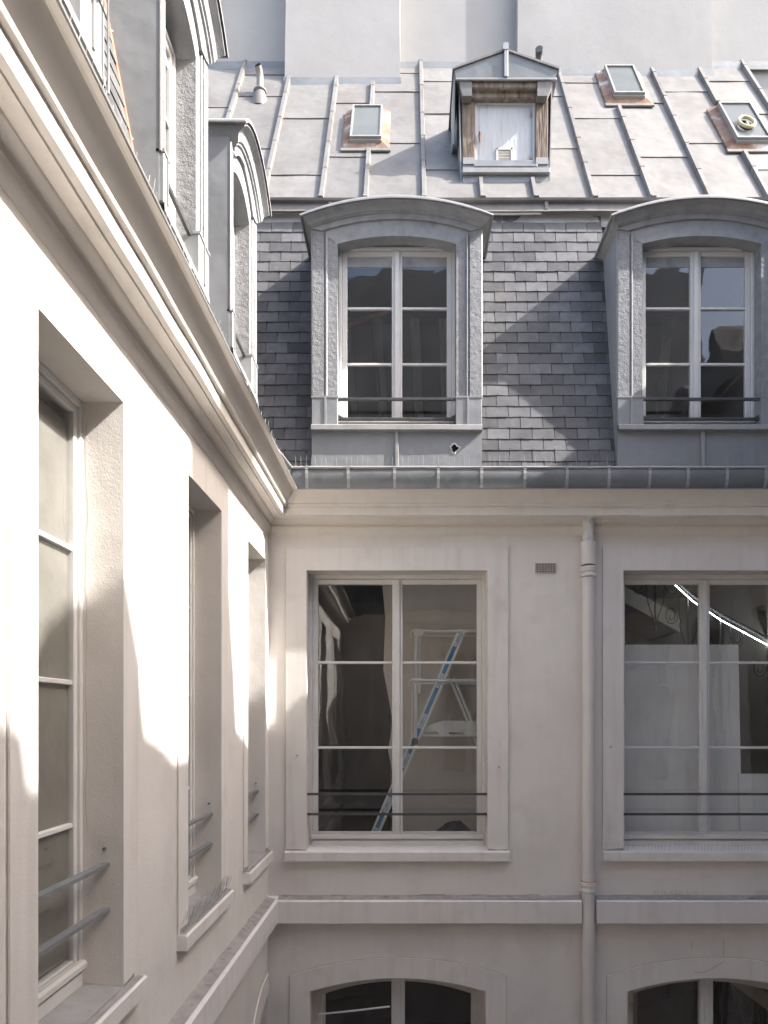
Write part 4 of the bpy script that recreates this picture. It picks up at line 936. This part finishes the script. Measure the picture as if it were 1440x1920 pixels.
# ================================================================== the two wings behind and beside the camera (seen in reflections and by their shadows)
def plain_wing(name, label, loc, rz, u0, u1, wins, dorms, rooms='dark', ext=0):
    w = thing(name, label, 'building', loc, rz)
    hs = [hole_rect(c - .6, c + .6, WZ0, WZ1) for c in wins] + [hole_rect(c - .6, c + .6, -5.0, -2.5) for c in wins]
    wall_panel('wall', 'stucco', w, [(u0, -EYE), (u1, -EYE), (u1, 2.02), (u0, 2.02)], hs)
    for c in wins:
        s_ = .19
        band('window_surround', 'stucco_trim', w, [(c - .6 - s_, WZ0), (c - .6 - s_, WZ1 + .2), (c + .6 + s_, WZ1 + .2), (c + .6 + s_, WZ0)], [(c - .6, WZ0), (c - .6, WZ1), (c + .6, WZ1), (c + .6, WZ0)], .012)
        window_rect(w, c - .6, c + .6, WZ0, WZ1, 2, (-.29, .53), -1.1, 1.3)
        window_rect(w, c - .6, c + .6, -5.0, -2.5, 2, (-3.7,), -4.9, -2.55)
        room_box(w, c - .8, c + .8, .342, 1.6, -5.5, 1.7, 'room_dark')
    MB().sweep(CORNICE, u0, u1, 1, -1, jit=0).build('cornice', 'cornice', w)
    MB().sweep(GUTTER, u0, u1, 1, -1, jit=0).build('gutter', 'zinc_gutter', w)
    MB().sweep(STRING, u0, u1, 1, -1, jit=0).build('string_course', 'stucco_trim', w)
    bed_plane(w, u0, u1, 1, 1, [(c, .62, 4.5) for c in dorms], mat='slate')
    for c in dorms:
        d = dormer(w, c, .66, .45, 4.44, 4.515, [(.58, 4.555, 4.67, .02), (.67, 4.605, 4.74, .05), (.74, 4.70, 4.83, .10)])
        dormer_window(d, c, .45, 2.74, 4.405, (3.32, 3.835))
        r_ = MB(); r_.box(c - .6, c + .6, .31, 1.6, 2.5, 4.6); r_.f = [f for f in r_.f if f != r_.f[2]]; r_.build('attic_room', 'room_dark', d)
    return w
right = plain_wing('shadow_wing', 'unlit cream courtyard wing facing the sunlit facade', (XR, 0, 0), -90, -D, -YB, (-5.2, -3.3, -1.4), ())
RB = .40; HE = 5.265                                               # roof break that throws the shadow edge
MB().box(-D - 2, -YB + 1.5, RB, RB + 3.2, 4.9, HE).build('flat_roof', 'zinc', right)
def stack(name, prof, mat, x0=.65, x1=1.15):
    """a roof superstructure given by its outline as it is cast on the sunlit wall: (distance, height) points"""
    t = XR + x0 - XL; pts = [(-(d_ - .196 * t), h + .91 * t) for d_, h in prof]
    m = MB(); m.prism(pts, lambda u, z: (u, x0, z), lambda u, z: (u, x1, z)); return m.build(name, mat, right)
low = -1.2
stack('chimney_stack', [(4.09, low), (4.09, 2.16), (4.90, 2.16), (4.90, low)], 'party_wall')
for k in range(3):
    t = XR + .9 - XL; u = -(4.27 + .22 * k - .196 * t); z = 2.16 + .91 * (XR + .65 - XL)
    MB().lathe(u, .9, [(.07, z - .05), (.08, z + .02), (.06, z + .06), (.055, z + .16)], 12).build('chimney_pot', 'terracotta', right, smooth=50)
stack('roof_dormer', [(4.90, low), (4.90, 1.36), (4.97, 1.05), (5.08, .30), (5.11, .26), (5.115, low)], 'zinc', .65, 1.6)
stack('roof_dormer', [(2.43, low), (2.43, -.02), (2.62, .30), (2.86, .60), (3.06, .72), (3.16, .60), (3.29, .29), (3.32, .25), (3.335, low)], 'zinc', .65, 1.6)
stack('roof_dormer', [(5.62, low), (5.62, -.05), (5.85, .24), (6.05, .40), (6.16, .36), (6.24, .20), (6.26, low)], 'zinc', .65, 1.6)
stack('roof_dormer', [(1.10, low), (1.10, .45), (1.6, .40), (1.95, .16), (2.22, -.02), (2.30, -.05), (2.42, low)], 'zinc', .65, 1.6)
back = plain_wing('camera_wing', 'cream courtyard wing with gutter and dormers mirrored in the window panes', (0, YB, 0), 180, -XR, -XL, (-3.2, -1.3), (-3.2, -1.0))
MB().box(-XR - 1, -XL + 2, .5, 3.5, 4.9, 5.3).build('flat_roof', 'zinc', back)
MB().quad((-XR - 1, .5, 5.25), (-XL + 2, .5, 5.25), (-XL + 2, 1.5, 6.4), (-XR - 1, 1.5, 6.4)).build('zinc_roof', 'zinc', back)
MB().box(-D - 3.4, -D + .02, .06, .4, -EYE, 4.95).build('return_wall', 'stucco', right)
MB().box(-XR - 3, -XL + 4, 4.1, 4.5, -EYE, 11.5).build('party_wall', 'party_wall', back)
# hairline cracks in the render above the right arched window
for pts in (((1297, 1765), (1296, 1775), (1297, 1780)), ((1357, 1758), (1357, 1772), (1356, 1792), (1358, 1800), (1350, 1806), (1338, 1812), (1328, 1819), (1315, 1822), (1300, 1821))):
    MB().tube([(fx(x), -.0172 if y > 1797 else -.0008, fh(y)) for x, y in pts], .0022, 4).build('hairline_crack', 'joint', front)
MB().tube([(fx(1075), -.0008, fh(1742)), (fx(1068), -.0008, fh(1770)), (fx(1061), -.0008, fh(1798))], .0012, 4).build('hairline_crack', 'joint', front)
MB().box(-D - 2, -4.95, RB, RB + .25, 5.20, 5.42).build('shadow_block', 'party_wall', right)  # added unseen block, sized to raise the shadow edge near the inner corner
for pr in ([(3.335, low + .9), (3.335, -.065), (3.49, -.11), (3.61, -.147), (3.855, -.262), (3.86, low + .9)], [(5.115, low + .9), (5.115, -.076), (5.32, -.12), (5.52, -.23), (5.62, -.262), (5.63, low + .9)]):
    stack('shadow_block', pr, 'party_wall', RB, RB + .2)  # added unseen wedges, shaped to slope the shadow edge on the sunlit wall
def grime(wing, x0, x1, h, hh, y, seed=0):
    m = MB(); n = int((x1 - x0) / .035); r = random.Random(seed); a = []; b = []
    for k in range(n + 1):
        x = x0 + (x1 - x0) * k / n; t = abs(noise.noise(Vector((x * 2.2, seed, 0)))) * 1.6 + .35 * abs(noise.noise(Vector((x * 11, seed, 4))))
        a.append((x, y, h)); b.append((x, y, h + hh * t))
    m.rings([a, b]); return m.build('grime_line', 'ledge', wing)
grime(front, XL + .12, PX - .07, -1.672, .016, -.0015, 1); grime(front, PX + .08, XR, -1.672, .016, -.0015, 2)
grime(left, YB, D - .02, -1.672, .018, -.0015, 3)
for a, b in (F1, F2): grime(front, a - .19, a, WZ0 + .002, .03, -.0195, a); grime(front, b, b + .19, WZ0 + .002, .03, -.0195, b)
for i, (a, b) in enumerate(LW): grime(left, a - .15, a, LZ0 + .004, .05, -.0115, a); grime(left, b, b + .12, LZ0 + .004, .05, -.0115, b)
